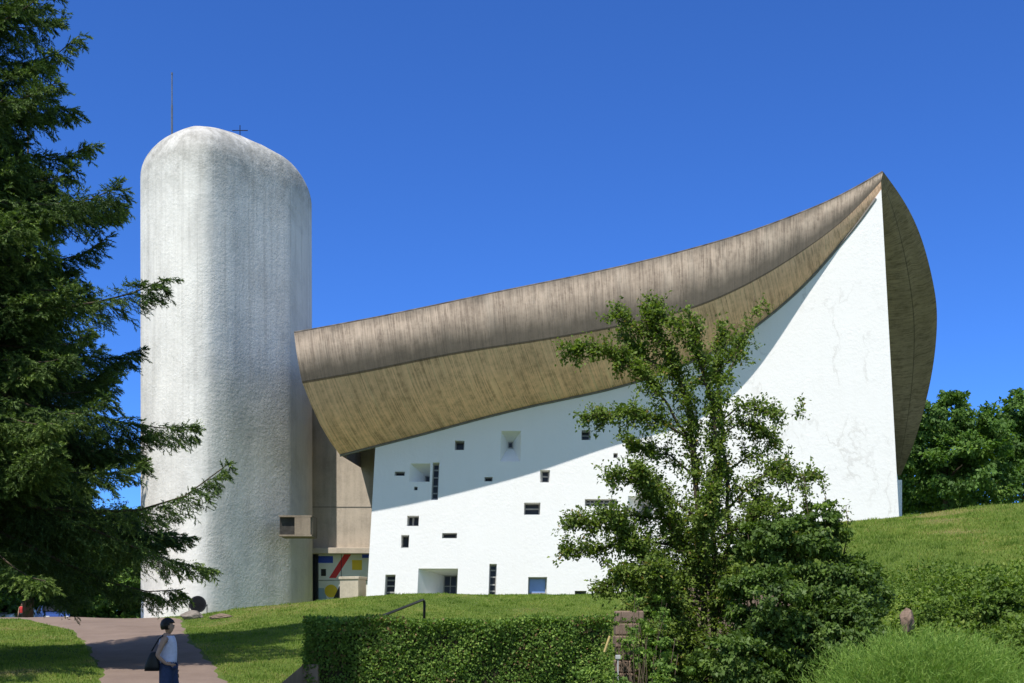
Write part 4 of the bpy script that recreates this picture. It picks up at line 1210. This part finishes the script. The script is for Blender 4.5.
    for s in (-1, 1):
        b = MB(); b.tube([(.086, s * .03, 1.563), (.095, s * .029, 1.563)], .008, 8); e = b.build('eye', M['black']); e.parent = root
        b = MB(); b.tube([(.005, s * .076, 1.575), (-.004, s * .084, 1.56), (.0, s * .08, 1.535)], [.012, .016, .009], 8); e = b.build('ear', M['skin'], None, True); e.parent = root
    b = MB(); b.tube([(.083, -.018, 1.508), (.092, 0, 1.507), (.083, .018, 1.508)], [.004, .006, .004], 6); e = b.build('mouth', plain('lips', (.3, .10, .09), .5)); e.parent = root
    return root
WX, WYY = (168 - 512) * 16.9 / F, 16.9
wg = float(ground(WX, WYY)) + .02
person((WX, WYY, wg), R(4), 'woman with short dark hair, pale sleeveless top and navy trousers walking on the path', M['top'], M['navy'], 'hip', .94)
# shoulder bag behind her near hip
bg_ = MB(); bc = Vector((WX - .19, WYY - .17, wg + .93))
prof = [(-.125, .045, -.155), (-.13, .055, -.08), (-.10, .05, .05), (-.06, .035, .15), (-.035, .02, .175)]
vb, fb_ = [], []
for hx, hy, z in prof:
    for k in range(12):
        a = 2 * math.pi * k / 12
        vb.append(bc + .85 * Vector((abs(hx) * math.copysign(abs(math.cos(a)) ** .6, math.cos(a)) + (z + .155) * .12, hy * math.copysign(abs(math.sin(a)) ** .6, math.sin(a)), z)))
for j in range(len(prof) - 1):
    for k in range(12): fb_.append((j*12 + k, j*12 + (k+1) % 12, (j+1)*12 + (k+1) % 12, (j+1)*12 + k))
fb_.append(tuple(range(12))[::-1]); fb_.append(tuple((len(prof)-1)*12 + k for k in range(12)))
bg_.add(vb, fb_)
bag = bg_.build('handbag', M['black'], None, True)
tag(bag, "black leather shoulder bag hanging at the walking woman's back", 'handbag')
sb_ = MB(); sb_.tube([bc + Vector((.0, 0, .16)), bc + Vector((.10, .02, .34)), Vector((WX - .03, WYY - .16, wg + 1.33)), bc + Vector((.14, .06, .30)), bc + Vector((.07, .02, .15))], .011, 6)
sb_.build('strap', M['black'], bag, True)
fx = (22 - 512) * 74 / F
person((fx, 74, float(ground(fx, 74))), R(-90), 'distant person in a red top standing beyond the path by the cars', M['redcloth'], M['black'], 'down')

# ------------------------------------------------------------------ parked cars beyond the crest
def car(px, Y, rz, paint, label):
    x = (px - 512) * Y / F; z = float(ground(x, Y))
    root = empty('parked_car', (x, Y, z), label, 'car', None); root.rotation_euler = (0, 0, rz)
    def put(o): o.parent = root; o.location = (0, 0, 0); return o
    prof = [(-2.1, .35), (-2.15, .62), (-2.05, .88), (-1.65, .95), (-1.15, 1.38), (-.7, 1.47), (.35, 1.46), (1.05, 1.0), (1.85, .88), (2.1, .70), (2.15, .42), (2.0, .3)]
    b = MB(); n = len(prof); v = []
    for s, k in ((-1, 1), (-1, 0), (1, 0), (1, 1)):
        for (px_, z_) in prof:
            hw = .86 - (.16 if z_ > 1.2 else 0); v.append((px_ * (1 if k == 0 else .985), s * (hw if k else hw - .0), z_) if k == 0 else (px_ * .98, s * (hw - .05), z_ * .985 + .005))
    f = []
    order = [1, 2]
    for j in range(n):
        f.append((n + j, n + (j+1) % n, 2*n + (j+1) % n, 2*n + j))
    f.append(tuple(n + j for j in range(n))[::-1]); f.append(tuple(2*n + j for j in range(n)))
    b.add(v, f); put(b.build('body', paint, None, False, bevel=.05))
    for s in (-1, 1):
        b = MB(); b.add([(-1.02, s*.872, .98), (-.72, s*.73, 1.38), (.28, s*.73, 1.38), (.78, s*.872, .99)], [(0, 1, 2, 3)]); put(b.build('window', M['glass']))
        for wx in (-1.3, 1.3):
            b = MB(); b.tube([(wx, s*.66, .32), (wx, s*.89, .32)], .32, 20); t = put(b.build('wheel', M['black']))
            b = MB(); b.tube([(wx, s*.87, .32), (wx, s*.905, .32)], .2, 14); e = b.build('rim', M['steel']); e.parent = t
        b = MB(); b.box((2.08, s*.6, .66), (.12, .3, .13)); put(b.build('headlight', M['whitepaint'], bevel=.03))
    b = MB(); b.add([(.42, -.66, 1.435), (.42, .66, 1.435), (1.03, .78, 1.03), (1.03, -.78, 1.03)], [(0, 1, 2, 3)]); o = put(b.build('windscreen', M['glass'])); o.location = (.03, 0, .03)
    return root
car(52, 78, R(-60), plain('blue_paint', (.05, .10, .30), .25, .3, .05, 2, .6), 'blue car parked in the shade beyond the path behind the spruce')
car(16, 82, R(-100), plain('white_car_paint', (.7, .72, .75), .25, .1, .05, 2, .6), 'pale car parked in the shade to the left of the blue one')
